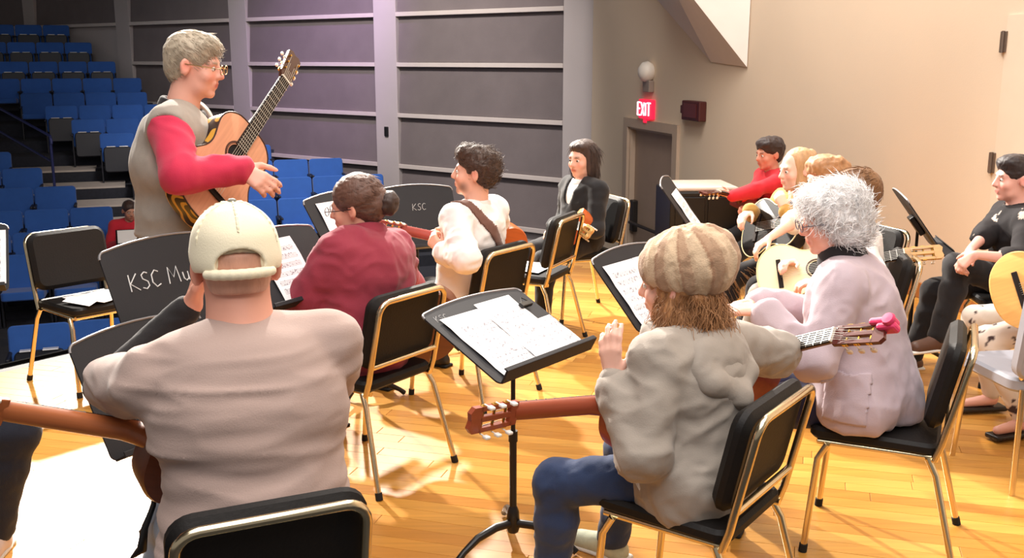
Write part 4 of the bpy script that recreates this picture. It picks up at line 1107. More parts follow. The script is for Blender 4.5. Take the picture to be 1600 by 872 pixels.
# ================================================================ the people
CT = (math.cos(PITCH), math.sin(PITCH))
def at(px, py, y):
    """world point at depth y that the photograph shows at pixel px, py"""
    d = A((px-800)/FPX, CT[0] + (436-py)/FPX*CT[1], -CT[1] + (436-py)/FPX*CT[0]); t = y/d[1]
    return A(0, 0, CAM_H) + d*t
def cloth(name, rgb, **k):
    d = dict(rough=0.9, var=0.06, vscale=5, bump=0.12, bscale=260, sheen=0.15); d.update(k); return mat(name, rgb, **d)
def hairm(name, rgb, rough=0.55): return mat(name, rgb, rough, var=0.22, vscale=40, stretch=(1, 1, 0.25), bump=0.25, bscale=120, sheen=0.1)
def hair(s, m, ells=(), subs=(), caps=(), fold=(0.004, (55, 55, 55)), vox=None, name='hair', short=True, label=None):
    q = s.hs/0.235; ax = (s.hx, s.hf, s.hz); S = Sdf()
    if short:
        S.ell(s.hd(0, -0.016, 0.046), A(0.085, 0.103, 0.088)*q, ax, 0.02)
        S.ell(s.hd(0, -0.055, -0.015), A(0.066, 0.055, 0.065)*q, ax, 0.03)
    for c, r in ells: S.ell(s.hd(*c), A(*r)*q, ax, 0.03)
    for a, b, ra, rb in caps: S.cap(s.hd(*a), s.hd(*b), ra*q, rb*q, 0.02)
    if short:
        S.ell(s.hd(0, 0.100, -0.035), A(0.078, 0.075, 0.095)*q, ax, 0.012, 'sub')
        for g in (-1, 1): S.ell(s.hd(g*0.088, 0.012, -0.030), A(0.026, 0.036, 0.048)*q, ax, 0.010, 'sub')
    for c, r in subs: S.ell(s.hd(*c), A(*r)*q, ax, 0.012, 'sub')
    return s.child(S, name, m, vox or max(s.vox*0.8, 0.005), fold, label=label)
def glasses(s, m):
    mb = MB(); q = s.hs/0.235
    for g in (-1, 1):
        c = s.hd(g*0.033, 0.116, 0.0) - s.origin
        mb.tube([Vector(c + (s.hx*0.024*math.cos(a) + s.hz*0.018*math.sin(a))*q) for a in np.linspace(0, 2*PI, 17)[:-1]], 0.0018*q, 5, closed=True)
        mb.tube([Vector(s.hd(g*0.057, 0.114, 0.004)-s.origin), Vector(s.hd(g*0.084, 0.05, 0.006)-s.origin), Vector(s.hd(g*0.088, -0.012, 0.008)-s.origin)], 0.0018*q, 5)
    mb.tube([Vector(s.hd(-0.010, 0.117, 0.004)-s.origin), Vector(s.hd(0.010, 0.117, 0.004)-s.origin)], 0.0018*q, 5)
    return mb.build('glasses', m, s.root, 60)
def top(s, m, o=0.014, to=1.0, k=0.04, fold=(0.007, (13, 13, 17)), belly=1.0, low=True, bell=0.006, sides='RL', name='shirt', extra=None, cut=None, label=None, chest=1.0, ao=None):
    S = Sdf(); s.torso(S, o, k, belly=belly, low=low, chest=chest)
    if to > 0: s.armcl(S, ao if ao is not None else o*0.9, 0.03, to, bell, sides)
    if extra: extra(S)
    # neck opening
    S.cap(s.Nk + s.t2*0.030*s.sc + s.cf2*0.012, s.Nk + s.t2*0.16*s.sc, 0.050*s.sc*s.bulk**0.5, 0.075*s.sc, 0.012, 'sub')
    if cut: cut(S)
    return s.child(S, name, m, None, fold, label=label)
def collar(s, m, r=0.068, h=0.03, thick=0.010, name='collar', tilt=0.0, parent=None):
    S = Sdf(); n = 40; c = s.sc
    ring = []
    for i in range(n):
        a = 2*PI*i/n; d = s.cr2*math.cos(a)*r*1.06 + s.cf2*math.sin(a)*r
        ring.append(s.Nk - s.t2*0.004 + d*c*s.bulk**0.5 + s.t2*(h*0.4 - tilt*math.sin(a))*c + s.cf2*0.006)
    for i in range(n): S.cap(ring[i], ring[(i+1) % n], thick*c, k=0.01); S.cap(ring[i], ring[i]+s.t2*h*0.6*c, thick*c, thick*0.7*c, k=0.01)
    return s.child(S, name, m, max(s.vox*0.8, 0.005), parent=parent)
M_JEAN = cloth('dark_jeans', (38, 55, 90), var=0.16, vscale=9)
M_BLACKCLOTH = cloth('black_trousers', (22, 20, 24))
M_NAVY = cloth('navy_trousers', (30, 30, 62))
M_GREYP = cloth('grey_trousers', (150, 140, 130))
M_SHOE = mat('dark_leather', (30, 24, 22), 0.45)
M_WHITES = cloth('white_shirt_cloth', (236, 232, 230))
G_PPL = None

# ---------------------------------------------------------------- man in the cream cap, nearest the camera
p = Person((-0.600, 2.29, 0.565), 22, 1.10, lean=18, bulk=1.22, head=(-2, -4, 0), hs=1.14, nl=-0.042, side=0, curve=0.5, shw=1.06, tor=1.0, neckw=1.18, vox=0.006, skin=(226, 164, 142), seed=4)
p.Sh['L'] = p.Sh['L'] + A(-0.006, 0, -0.045)
p.arm('L', at(302, 470, 2.62), f=A(0.3, 0.1, 0.9), n=A(-0.9, 0.1, 0.4), el=A(-0.62, 0.25, -1.0), curl=(55, 60, 40))
p.El['L'] = at(165, 604, 2.66); p.Wr['L'] = at(300, 476, 2.66)
p.arm('R', A(-0.80, 2.74, 0.86), n=A(0.1, 0.7, 0.6), el=A(-0.1, 0.9, -0.6))
p.leg('L', A(-1.06, 2.80, 0.0)); p.leg('R', A(-0.60, 2.90, 0.0))
p.body('person seen from behind in cream cap and taupe T-shirt, nearest the camera')
M_TEE = cloth('taupe_jersey', (168, 146, 138), var=0.05)
def tee_drape(S):
    b = p.bulk; S.cap(p.Ch, p.P - p.u*0.02, 0.150*b, 0.165*b, 0.06, flat=(p.f, 1.35))
top(p, M_TEE, o=0.016, to=0.40, bell=0.012, fold=[(0.011, (3.5, 3.5, 14), 3), (0.007, (5, 5, 27), 8)], name='t_shirt', extra=tee_drape)
S = Sdf()
S.cap(p.Sh['L'] + (p.El['L']-p.Sh['L'])*0.55, p.El['L'], 0.052*1.06, 0.049*1.06, 0.02); S.cap(p.El['L'], p.El['L'] + (p.Wr['L']-p.El['L'])*0.93, 0.049*1.06, 0.036*1.06, 0.02)
p.child(S, 'arm_sleeve', cloth('black_sleeve', (26, 24, 27)), None, (0.004, (20, 20, 40)))
p.trousers(cloth('pale_blue_jeans', (148, 160, 178)), label='pale blue jeans')
p.shoes(M_SHOE)
M_CAP = cloth('cream_cap_cloth', (236, 226, 198), var=0.04)
def cap_hat(s):
    q = s.hs/0.235; ax = (s.hx, s.hf, s.hz); S = Sdf()
    S.ell(s.hd(0, -0.014, 0.046), A(0.092, 0.113, 0.092)*q, ax, 0.02)
    S.ell(s.hd(0, -0.014, 0.010), A(0.093, 0.115, 0.055)*q, ax, 0.03)
    S.ell(s.hd(0, -0.014, 0.043), A(0.084, 0.105, 0.086)*q, ax, 0.004, 'sub')
    S.ell(s.hd(0, -0.012, 0.000), A(0.084, 0.106, 0.060)*q, ax, 0.004, 'sub')
    nz = rot(s.hz, s.hx, -4)
    S.box(s.hd(0, 0, -0.008) - nz*0.2*q, A(0.3, 0.3, 0.2)*q, (s.hx, rot(s.hf, s.hx, -4), nz), 0.004, 0.004, 'sub')
    S.ell(s.hd(0, -0.125, 0.014), A(0.050, 0.06, 0.033)*q, ax, 0.006, 'sub')
    for g in (-1, 1): S.ell(s.hd(g*0.10, -0.012, -0.012), A(0.030, 0.030, 0.042)*q, ax, 0.006, 'sub')
    c = s.child(S, 'cap', M_CAP, 0.0042, label='cream baseball cap')
    # strap under the opening, arched rim of the opening, brim, button, seams
    def band(name, pts, w, parent=c, m=M_CAP):
        T2 = Sdf()
        T2.chain([s.hd(*a) for a in pts], [w*q]*len(pts), 0.006); return s.child(T2, name, m, 0.004, parent=parent)
    band('strap', [(0.094*math.sin(a), -0.014-0.112*math.cos(a), -0.004) for a in np.linspace(-0.75, 0.75, 9)], 0.0105)
    band('opening_rim', [(0.048*math.cos(a), -0.118+0.018*abs(math.cos(a))-0.012*max(0, 0)+0.014*math.sin(a)*0.6, 0.010+0.034*math.sin(a)) for a in np.linspace(-0.1, PI+0.1, 13)], 0.0050)
    T2 = Sdf(); T2.ell(s.hd(0, 0.115, -0.005), A(0.075, 0.075, 0.010)*q, (s.hx, rot(s.hf, s.hx, -14), rot(s.hz, s.hx, -14)), 0.01); s.child(T2, 'brim', M_CAP, 0.005, parent=c)
    T2 = Sdf(); T2.ell(s.hd(0, -0.014, 0.139), A(0.010, 0.010, 0.006)*q, ax, 0.003); s.child(T2, 'button', mat('grey_button', (120, 118, 108), 0.6), 0.003, parent=c)
    for a0 in (0, 62, -62, 118, -118, 180):
        a0 = math.radians(a0); pts = []
        for e in np.linspace(math.radians(22 if a0 == 0 else 4), math.radians(86), 10):
            pts.append((0.0925*math.sin(a0)*math.cos(e), -0.014-0.1135*math.cos(a0)*math.cos(e), 0.046+0.0925*math.sin(e)))
        band('seam', pts, 0.0026)
cap_hat(p)
hair(p, hairm('cropped_hair', (206, 154, 132)), fold=None, name='cropped_hair', subs=[((0, 0, 0.10), (0.2, 0.2, 0.075)), ((0, -0.03, -0.10), (0.12, 0.14, 0.055))])
J = at(222, 675, 2.53); E = at(0, 640, 2.33); X = nrm(E-J)
gc = guitar(J - X*0.478*1.1, X, A(-0.36, 0.92, 0.10), 'classical guitar held by the man in the cream cap, neck pointing left', scale=1.1, body= wood('walnut_side', (108, 58, 34)), top=wood('spruce_top', (222, 170, 104)), neck_c=wood('mahogany_neck', (172, 98, 56)))

mi = gc.matrix_world.inverted(); pts = [mi @ Vector(at(*q)) for q in ((243, 742, 2.60), (240, 790, 2.56), (226, 826, 2.54), (222, 858, 2.53), (205, 872, 2.53))]
MB().tube(pts, [0.008, 0.007, 0.010, 0.014, 0.004], 7).build('strap_end', M_POLE, gc, 60)

# ---------------------------------------------------------------- standing instructor
p = Person((-1.325, 4.06, 0.98), -84, 1.06, lean=4, bulk=1.18, head=(-4, -8, 0), hs=0.99, curve=0.9, tor=1.05, vox=0.006, skin=(232, 172, 152), seed=9, neckf=0.035)
p.arm('R', at(366, 262, 3.80), f=A(0.80, -0.05, -0.45), n=A(0.25, -0.85, 0.35), el=A(0.1, -1.0, -0.15), curl=(25, 30, 20), spread=6)
p.El['R'] = at(282, 274, 3.70); p.Wr['R'] = at(374, 264, 3.82)
p.arm('L', at(392, 240, 4.30), f=A(0.2, -0.6, 0.4), n=A(0.9, 0.3, 0.2), el=A(0.2, 0.5, -0.8), curl=(30, 40, 30))
p.leg('L', A(-1.22, 4.20, 0)); p.leg('R', A(-1.25, 3.93, 0))
p.body('grey-haired person standing in grey vest and red shirt, playing a guitar', brow=(150, 136, 120))
M_RED = cloth('crimson_shirt', (196, 40, 74))
top(p, M_RED, o=0.006, to=1.0, ao=0.018, bell=0.004, fold=[(0.009, (11, 11, 16), 2)])
def vest_cut(S):
    for sd, g in (('R', 1), ('L', -1)):
        c = p.Sh[sd] + p.cr*g*0.085 - p.t1*0.065
        S.ell(c, A(0.082, 0.100, 0.125), (p.cr, p.cf, p.t1), 0.015, 'sub')
    S.cap(p.Nk + p.cf*0.05, p.Ch + p.cf*0.16, 0.055, 0.03, 0.015, 'sub')
    S.box(A(p.P[0], p.P[1], 0.86), A(0.5, 0.5, 0.215), None, 0.01, 0.01, 'sub')
def vest_low(S): S.cap(p.W, p.P - p.u*0.04, 0.150*p.bulk, 0.162*p.bulk, 0.05, flat=(p.f, 1.3))
top(p, cloth('grey_vest_wool', (156, 146, 136), var=0.08, vscale=30), o=0.030, to=0.0, fold=(0.008, (8, 8, 9)), name='vest', cut=vest_cut, extra=vest_low)
collar(p, cloth('black_collar_cloth', (22, 17, 22)), 0.066, 0.034, 0.014, name='shirt_collar', tilt=0.022)
S = Sdf(); S.chain([p.Nk + p.cf*0.085 - p.t1*0.01, p.Nk + p.cf*0.115 - p.t1*0.08, p.Ch + p.cf*0.145 + p.t1*0.01], [0.018, 0.022, 0.014], 0.01)
p.child(S, 'neck_tie', cloth('striped_tie', (60, 30, 44)), 0.006)
p.trousers(M_BLACKCLOTH, to=0.98); p.shoes(M_SHOE)
h = hair(p, hairm('grey_hair', (176, 162, 142)), fold=(0.003, (40, 40, 40)), ells=[((0, 0.035, 0.088), (0.062, 0.055, 0.038))], subs=[((0, -0.03, -0.11), (0.12, 0.12, 0.055))])
p.strands(h, MATS['grey_hair'], 1800, 0.028, lambda q: np.tile(p.hf*0.8 - p.hz*0.4, (len(q), 1)), 0.0008, 0.18, 3, 0.08)
glasses(p, mat('gold_wire', (190, 160, 110), 0.3, 0.9))
def gold_swirl():
    m = bpy.data.materials.new('gold_scroll_lacquer'); m.use_nodes = True; nt = m.node_tree; N = nt.nodes; L = nt.links; b = N['Principled BSDF']; b.inputs['Roughness'].default_value = 0.3
    tc = N.new('ShaderNodeTexCoord'); wv = N.new('ShaderNodeTexWave'); wv.wave_type = 'RINGS'; wv.inputs['Scale'].default_value = 9; wv.inputs['Distortion'].default_value = 9; wv.inputs['Detail'].default_value = 1
    L.new(tc.outputs['Object'], wv.inputs['Vector']); cr = N.new('ShaderNodeValToRGB'); e = cr.color_ramp.elements
    e[0].position = 0.62; e[0].color = lin((40, 16, 12)) + (1,); e[1].position = 0.72; e[1].color = lin((214, 158, 54)) + (1,)
    L.new(wv.outputs[0], cr.inputs[0]); L.new(cr.outputs[0], b.inputs['Base Color']); return m
B0 = at(333, 300, 3.84); X = nrm(A(0.27, 0.74, 0.60)); Zd = A(0.78, -0.60, 0.10)
guitar(B0 - X*0.125, X, Zd, 'steel-string guitar with dark gilded sides held by the standing instructor', gold_swirl(), wood('cedar_top', (206, 146, 112)), wood('dark_neck', (70, 40, 30)), slotted=False, bind=mat('dark_binding', (52, 24, 18), 0.4))

# ---------------------------------------------------------------- woman in the maroon jacket
p = Person((-0.63, 4.27, 0.555), 52, 0.95, lean=6, side=9, nl=-0.02, bulk=1.24, tor=0.92, head=(28, -8, -4), hs=1.0, curve=0.9, vox=0.007, skin=(226, 170, 146), seed=12, neckf=0.03)
p.arm('L', at(432, 478, 4.35), f=A(-0.6, 0.5, 0.2), n=A(-0.3, -0.3, 0.9), el=A(-0.9, -0.35, -0.5), curl=(40, 45, 30))
p.El['L'] = at(480, 466, 4.18); p.Wr['L'] = at(442, 490, 4.40)
p.arm('R', A(-0.72, 4.70, 0.72), n=A(0, 0.3, 0.9), el=A(0.7, 0.4, -0.6), curl=(30, 35, 25))
p.leg('L', A(-1.12, 4.42, 0)); p.leg('R', A(-0.86, 4.78, 0))
p.body('person in maroon jacket and glasses with dark hair in a bun, back to the camera')
M_MAR = cloth('maroon_fleece', (142, 44, 62), var=0.06)
def mdrape(S): S.cap(p.Ch, p.P + p.u*0.0, 0.165*p.bulk, 0.170*p.bulk, 0.07, flat=(p.f, 1.35))
top(p, M_MAR, o=0.026, to=0.98, ao=0.026, bell=0.004, fold=[(0.016, (7, 7, 9), 2), (0.006, (15, 15, 20), 4)], name='jacket', extra=mdrape)
collar(p, M_MAR, 0.075, 0.055, 0.016, tilt=0.02, name='jacket_collar')
p.trousers(cloth('wine_trousers', (70, 24, 32))); p.shoes(M_SHOE)
M_BRN = hairm('dark_brown_hair', (58, 40, 34)); M_BRN2 = hairm('brown_gathered_hair', (96, 66, 54))
h = hair(p, M_BRN2, ells=[((0, -0.03, 0.05), (0.088, 0.098, 0.092)), ((0.0, -0.125, 0.010), (0.046, 0.042, 0.046)), ((0, -0.08, -0.01), (0.06, 0.05, 0.055))], fold=(0.004, (30, 30, 70)))
p.strands(h, M_BRN2, 1400, 0.04, lambda q: (p.hd(0, -0.13, 0.01)-q)*8, 0.0008, 0.06, 3, 0.03)
S = Sdf(); S.ell(p.hd(0.0, -0.148, -0.004), A(0.048, 0.042, 0.050), (p.hx, p.hf, p.hz)); S.ell(p.hd(0.0, -0.160, 0.018), A(0.030, 0.030, 0.030), (p.hx, p.hf, p.hz)); p.child(S, 'hair_bun', M_BRN, 0.006, (0.006, (40, 40, 40)), parent=h, label='dark hair bun')
S = Sdf(); S.ell(p.hd(0, -0.108, 0.000), A(0.042, 0.014, 0.042), (p.hx, p.hf, p.hz)); p.child(S, 'hair_tie', cloth('black_hair_tie', (20, 18, 20)), 0.005, parent=h)
glasses(p, mat('dark_glasses_rim', (40, 26, 26), 0.4))
guitar(at(425, 486, 4.38) + A(0.80, 0.22, -0.10), A(-0.955, -0.20, 0.13), A(-0.45, 0.85, 0.3), 'guitar held by the woman in the maroon jacket, mostly hidden by her arm', wood('walnut_side', (0,)*3), wood('spruce_top', (0,)*3), wood('pale_neck', (206, 158, 96)), scale=1.0)

# ---------------------------------------------------------------- bearded man in the white shirt
p = Person((-0.225, 5.30, 0.56), 58, 0.98, tor=0.90, lean=-6, bulk=1.12, head=(27, 4, 0), hs=1.02, curve=0.6, vox=0.007, skin=(234, 180, 156), seed=15)
p.arm('L', at(690, 393, 5.12), f=A(-0.5, 0.35, 0.55), n=A(-0.5, -0.8, 0.2), el=A(0.1, -0.7, -0.7), curl=(50, 50, 30))
p.arm('R', A(-0.32, 5.62, 0.80), n=A(-0.2, 0.7, 0.6), el=A(0.8, 0.5, -0.5), curl=(30, 35, 25))
p.leg('L', A(-0.70, 5.36, 0)); p.leg('R', A(-0.42, 5.78, 0))
beard = [(p.hd(g*0.045, 0.045, -0.070), 0.038, (92, 62, 46), 0.75) for g in (-1, 1)] + [(p.hd(0, 0.080, -0.098), 0.030, (92, 62, 46), 0.7), (p.hd(0, 0.104, -0.046), 0.012, (92, 62, 46), 0.5)]
p.body('bearded person in white shirt with brown strap, looking left over a guitar', paint=beard)
def wdrape(S): S.cap(p.W, p.P, 0.15*p.bulk, 0.165*p.bulk, 0.06, flat=(p.f, 1.3))
ws = top(p, M_WHITES, o=0.018, to=0.97, ao=0.022, bell=0.006, fold=[(0.010, (9, 9, 12), 2), (0.004, (20, 20, 26), 5)], extra=wdrape)
collar(p, M_WHITES, 0.066, 0.036, 0.010, tilt=0.012)
pa, pb = p.Nk - p.cr*0.105, p.W + p.cr*0.12; dv = nrm(pb-pa); nb = nrm(np.cross(dv, p.cf))
patch(ws, p.origin, (pa+pb)/2, (nb, dv, p.cf), (0.026, 0.30, 0.5), 'guitar_strap', cloth('brown_strap', (112, 78, 66)), 0.006)
p.trousers(M_BLACKCLOTH); p.shoes(M_SHOE)
h = hair(p, hairm('brown_hair', (70, 48, 36)), ells=[((0, 0.045, 0.095), (0.07, 0.055, 0.04)), ((0, -0.05, 0.03), (0.086, 0.075, 0.085))], fold=[(0.007, (32, 32, 32))])
p.strands(h, MATS['brown_hair'], 1500, 0.035, lambda q: np.tile(-p.hf*0.6 + p.hz*0.2, (len(q), 1)), 0.0009, 0.3, 3, 0.12, curl=0.003)
J = at(704, 375, 5.42); X = nrm(A(-0.80, -0.52, 0.27))
guitar(J - X*0.44, X, A(-0.50, 0.84, 0.2), scale=0.92, label= 'orange-sided guitar with red-brown neck held by the bearded man in white', body=wood('orange_side', (190, 92, 40)), top=wood('spruce_top', (0,)*3), neck_c=wood('redbrown_neck', (140, 52, 44)))

# ---------------------------------------------------------------- long-haired person in the black suit
p = Person((0.475, 6.98, 0.55), 122, 0.92, tor=0.80, lean=-2, bulk=1.06, head=(14, -4, 0), hs=1.0, vox=0.008, skin=(232, 178, 156), seed=18)
p.arm('L', at(874, 352, 6.76), f=A(-0.7, -0.1, -0.6), n=A(-0.5, -0.5, 0.7), el=A(0.7, -0.35, -0.7), curl=(25, 30, 20))
p.arm('R', at(864, 352, 6.98), f=A(-0.6, -0.3, -0.6), n=A(-0.5, 0.2, 0.8), el=A(0.3, 0.9, -0.3), curl=(25, 30, 20))
p.leg('L', A(0.20, 6.62, 0)); p.leg('R', A(0.02, 6.90, 0))
p.body('long-haired person in black suit and white shirt, seated before the grey column')
M_SUIT = cloth('black_suit_wool', (20, 19, 23))
top(p, M_WHITES, o=0.010, to=0.0, fold=None)
def lapel(S): S.cap(p.Nk + p.cf*0.08 + p.t2*0.02, p.Ch + p.cf*0.150, 0.060, 0.034, 0.01, 'sub')
top(p, M_SUIT, o=0.022, to=0.97, ao=0.018, fold=(0.008, (10, 10, 14), 2), name='jacket', cut=lapel)
collar(p, M_WHITES, 0.070, 0.040, 0.013, tilt=0.016)
p.trousers(M_BLACKCLOTH); p.shoes(M_SHOE)
h = hair(p, M_BRN, ells=[((0, -0.03, 0.04), (0.092, 0.10, 0.092)), ((0.07, -0.02, -0.05), (0.030, 0.05, 0.085)), ((-0.07, -0.02, -0.05), (0.030, 0.05, 0.085)), ((0, -0.075, -0.05), (0.075, 0.045, 0.09)), ((0, 0.03, 0.088), (0.07, 0.055, 0.036))], short=False, subs=[((0, 0.105, -0.035), (0.062, 0.072, 0.10))], fold=(0.004, (40, 40, 12)))
p.strands(h, M_BRN, 1200, 0.09, lambda q: np.tile(-p.hz, (len(q), 1)), 0.0010, 0.05, 4, 0.03, sel=lambda x: (x - p.Hd) @ p.hf < 0.02)
guitar(at(890, 345, 6.86) - A(0.10, -0.98, 0.06)*0.23, A(0.10, -0.98, 0.06), A(-0.80, 0.0, 0.60), 'orange-brown guitar on the lap of the person in the black suit', wood('orange_side', (0,)*3), wood('spruce_top', (0,)*3), wood('pale_neck', (0,)*3), scale=0.86)

# ---------------------------------------------------------------- boy in red
p = Person((2.04, 7.98, 0.53), 104, 0.85, tor=0.82, lean=6, head=(8, -6, 0), hs=0.98, vox=0.009, skin=(214, 150, 126), seed=21)
p.arm('L', at(1127, 312, 7.62), f=A(-0.8, 0, 0.4), n=A(0, -0.7, 0.5), el=A(0.2, -0.6, -0.7), curl=(40, 45, 30))
p.arm('R', at(1166, 318, 7.72), f=A(-0.5, -0.3, -0.6), n=A(-0.4, -0.5, 0.7), el=A(0.3, 0.6, -0.7))
p.leg('L', A(1.50, 7.75, 0)); p.leg('R', A(1.48, 8.05, 0))
p.body('dark-haired boy in a red shirt seated by the black cabinet')
top(p, cloth('scarlet_shirt', (206, 28, 44)), o=0.018, to=0.97, ao=0.016, fold=(0.008, (10, 10, 14), 2))
p.trousers(M_BLACKCLOTH); p.shoes(M_SHOE)
hair(p, hairm('black_brown_hair', (46, 30, 28)), ells=[((0, 0.035, 0.09), (0.08, 0.06, 0.045)), ((0, -0.05, 0.05), (0.092, 0.08, 0.085))], fold=(0.006, (30, 30, 30)))
guitar(at(1150, 306, 7.70) + A(0.36, 0.30, -0.10), A(-0.76, -0.60, 0.22), A(-0.55, -0.55, 0.6), 'dark red-brown guitar held by the boy in the red shirt', wood('cherry_side', (96, 30, 26)), wood('cherry_top', (112, 40, 32)), wood('cherry_neck', (80, 34, 28)), scale=0.85)

# ---------------------------------------------------------------- blonde girl
p = Person((1.78, 6.24, 0.545), 112, 0.92, tor=0.84, lean=6, head=(-4, -6, 0), hs=1.0, vox=0.008, skin=(240, 192, 172), seed=24)
p.arm('L', at(1226, 328, 5.86), f=A(-0.3, 0.2, 0.8), n=A(-0.2, -0.9, 0.3), el=A(0.4, -0.5, -0.7), curl=(50, 55, 30))
p.arm('R', at(1172, 328, 6.05), f=A(-0.6, -0.5, -0.4), n=A(-0.6, -0.4, 0.6), el=A(0.3, 0.7, -0.5))
p.leg('L', A(1.32, 5.92, 0)); p.leg('R', A(1.24, 6.28, 0))
p.body('blonde girl in a mustard top playing a black guitar', brow=(160, 120, 90))
top(p, cloth('mustard_knit', (176, 136, 66)), o=0.018, to=0.97, ao=0.014, fold=(0.007, (12, 12, 16), 2))
p.trousers(M_BLACKCLOTH); p.shoes(M_SHOE)
hair(p, hairm('blonde_hair', (190, 148, 104)), ells=[((0, -0.03, 0.04), (0.088, 0.098, 0.092)), ((0.058, 0.0, -0.09), (0.026, 0.04, 0.11)), ((-0.058, 0.0, -0.09), (0.026, 0.04, 0.11)), ((0, -0.07, -0.07), (0.065, 0.045, 0.13)), ((0.02, -0.12, 0.07), (0.038, 0.036, 0.036))], short=False, subs=[((0, 0.105, -0.015), (0.066, 0.080, 0.095))], fold=(0.004, (40, 40, 12)))
p.strands(p.root.children[-1], MATS['blonde_hair'], 1200, 0.09, lambda q: np.tile(-p.hz - p.hf*0.5, (len(q), 1)), 0.0010, 0.08, 4, 0.05)
guitar(at(1178, 352, 6.08) + A(-0.05, 0.06, -0.04), A(0.46, -0.85, 0.26), A(-0.72, -0.50, 0.42), 'black guitar with cream edging played by the blonde girl', mat('black_lacquer', (16, 14, 14), 0.25), mat('black_lacquer', (0,)*3), wood('pale_neck', (0,)*3), bind=mat('cream_binding', (226, 210, 160), 0.4), fret_c=wood('pale_fingerboard', (200, 170, 130)))

# ---------------------------------------------------------------- curly-haired boy, half hidden
p = Person((1.79, 5.72, 0.55), 112, 0.93, tor=0.80, lean=5, head=(-6, -4, 0), hs=1.0, vox=0.009, skin=(236, 186, 164), seed=27)
p.arm('R', at(1192, 378, 5.42), f=A(-0.75, -0.25, -0.45), n=A(-0.45, -0.1, 0.85), el=A(0.4, 0.2, 0.5), curl=(30, 30, 20))
p.arm('L', A(1.80, 5.10, 0.85), n=A(0, -1, 0.2), el=A(0.6, -0.2, -0.7), curl=(50, 50, 30))
p.leg('R', A(1.30, 5.62, 0)); p.leg('L', A(1.45, 5.28, 0))
p.body('boy with wavy light brown hair, half hidden behind the white-haired woman')
top(p, cloth('cream_shirt', (226, 214, 200)), o=0.016, to=0.42, bell=0.012, fold=(0.007, (12, 12, 16), 2))
p.trousers(M_GREYP); p.shoes(M_SHOE)
h = hair(p, hairm('light_brown_hair', (172, 124, 82)), ells=[((0, 0.03, 0.085), (0.088, 0.07, 0.055)), ((0.05, -0.03, 0.06), (0.06, 0.09, 0.075)), ((-0.05, -0.03, 0.06), (0.06, 0.09, 0.075))], fold=(0.012, (26, 26, 26)))
guitar(at(1219, 428, 5.10) - A(0.93, -0.27, 0.22)*0.115, A(0.93, -0.27, 0.22), A(-0.36, -0.74, 0.56), scale=0.9, label= 'pale yellow guitar between the beanie girl and the white-haired woman', body=wood('maple_side', (226, 190, 120)), top=mat('pale_spruce', (250, 236, 190), 0.35, var=0.04), neck_c=wood('pale_neck', (0,)*3), bind=mat('cream_binding', (0,)*3))

# ---------------------------------------------------------------- brown-haired boy in white
p = Person((1.675, 5.00, 0.555), 76, 0.92, tor=0.80, lean=-3, head=(8, -10, -4), hs=1.02, vox=0.008, skin=(238, 186, 166), seed=30)
p.arm('L', A(1.45, 4.72, 0.72), n=A(0, -0.3, 1), el=A(0.4, -0.8, -0.4)); p.arm('R', A(1.42, 5.12, 0.74), n=A(0, 0.3, 1), el=A(0.4, 0.8, -0.4))
p.leg('L', A(1.28, 4.98, 0)); p.leg('R', A(1.32, 5.28, 0))
p.body('brown-haired boy in a white shirt, seated behind the white-haired woman')
top(p, M_WHITES, o=0.020, to=0.45, bell=0.014, fold=(0.010, (10, 10, 14), 2))
p.trousers(M_GREYP); p.shoes(M_SHOE)
h = hair(p, hairm('chestnut_hair', (128, 88, 52)), ells=[((0, 0.03, 0.085), (0.082, 0.065, 0.050)), ((0, -0.04, 0.04), (0.090, 0.088, 0.092))], fold=(0.004, (30, 30, 45)))
p.strands(h, MATS['chestnut_hair'], 900, 0.05, lambda q: np.tile(p.hf*0.7 - p.hz*0.3, (len(q), 1)), 0.001, 0.2, 3, 0.25)

# ---------------------------------------------------------------- white-haired woman
p = Person((1.26, 3.62, 0.555), 66, 0.98, tor=0.95, lean=8, bulk=1.16, head=(22, -10, 0), hs=0.98, curve=0.9, vox=0.006, skin=(232, 172, 150), seed=33, neckf=0.03)
p.arm('L', at(1192, 486, 3.50), f=A(-0.95, 0.2, 0.05), n=A(-0.1, -0.3, 0.9), el=A(0.5, -0.5, -0.7), curl=(20, 25, 20))
p.arm('R', at(1180, 470, 3.95), f=A(-0.9, -0.3, -0.1), n=A(-0.1, 0.2, 0.9), el=A(0.3, 0.5, -0.8), curl=(20, 25, 20))
p.leg('L', A(0.80, 3.62, 0)); p.leg('R', A(0.84, 3.98, 0))
p.body('white-haired person in glasses and lilac-grey cardigan, seated in profile', brow=(190, 180, 176))
M_LIL = cloth('lilac_knit', (190, 172, 180), var=0.05)
def cdrape(S):
    S.cap(p.Ch, p.P + p.u*0.02 - p.f*0.02, 0.155*p.bulk, 0.185*p.bulk, 0.06, flat=(p.f, 1.15))
    for g in (-1, 1): S.chain([p.W + p.r*g*0.10, p.P + p.r*g*0.155 - p.u*0.02 - p.f*0.02], [0.11, 0.125], 0.04)
    S.chain([p.W - p.f*0.06, p.P - p.f*0.13 - p.u*0.04], [0.12, 0.10], 0.05)
def cardi_cut(S): S.cap(p.Nk + p.cf*0.07, p.Ch + p.cf*0.165, 0.040, 0.022, 0.01, 'sub')
def hem_cut(S): cardi_cut(S); S.box(p.P - p.u*(p.P[2]-0.37), A(0.5, 0.5, 0.105), None, 0.01, 0.02, 'sub')
cg = top(p, M_LIL, o=0.020, to=0.94, ao=0.020, bell=0.008, fold=[(0.012, (9, 9, 5), 2), (0.005, (18, 18, 16), 5)], name='cardigan', extra=cdrape, cut=hem_cut)
patch(cg, p.origin, p.P - p.r*0.25 + p.u*0.05 + p.f*0.01, (p.r, p.f, p.u), (0.12, 0.075, 0.085), 'pocket', M_LIL)
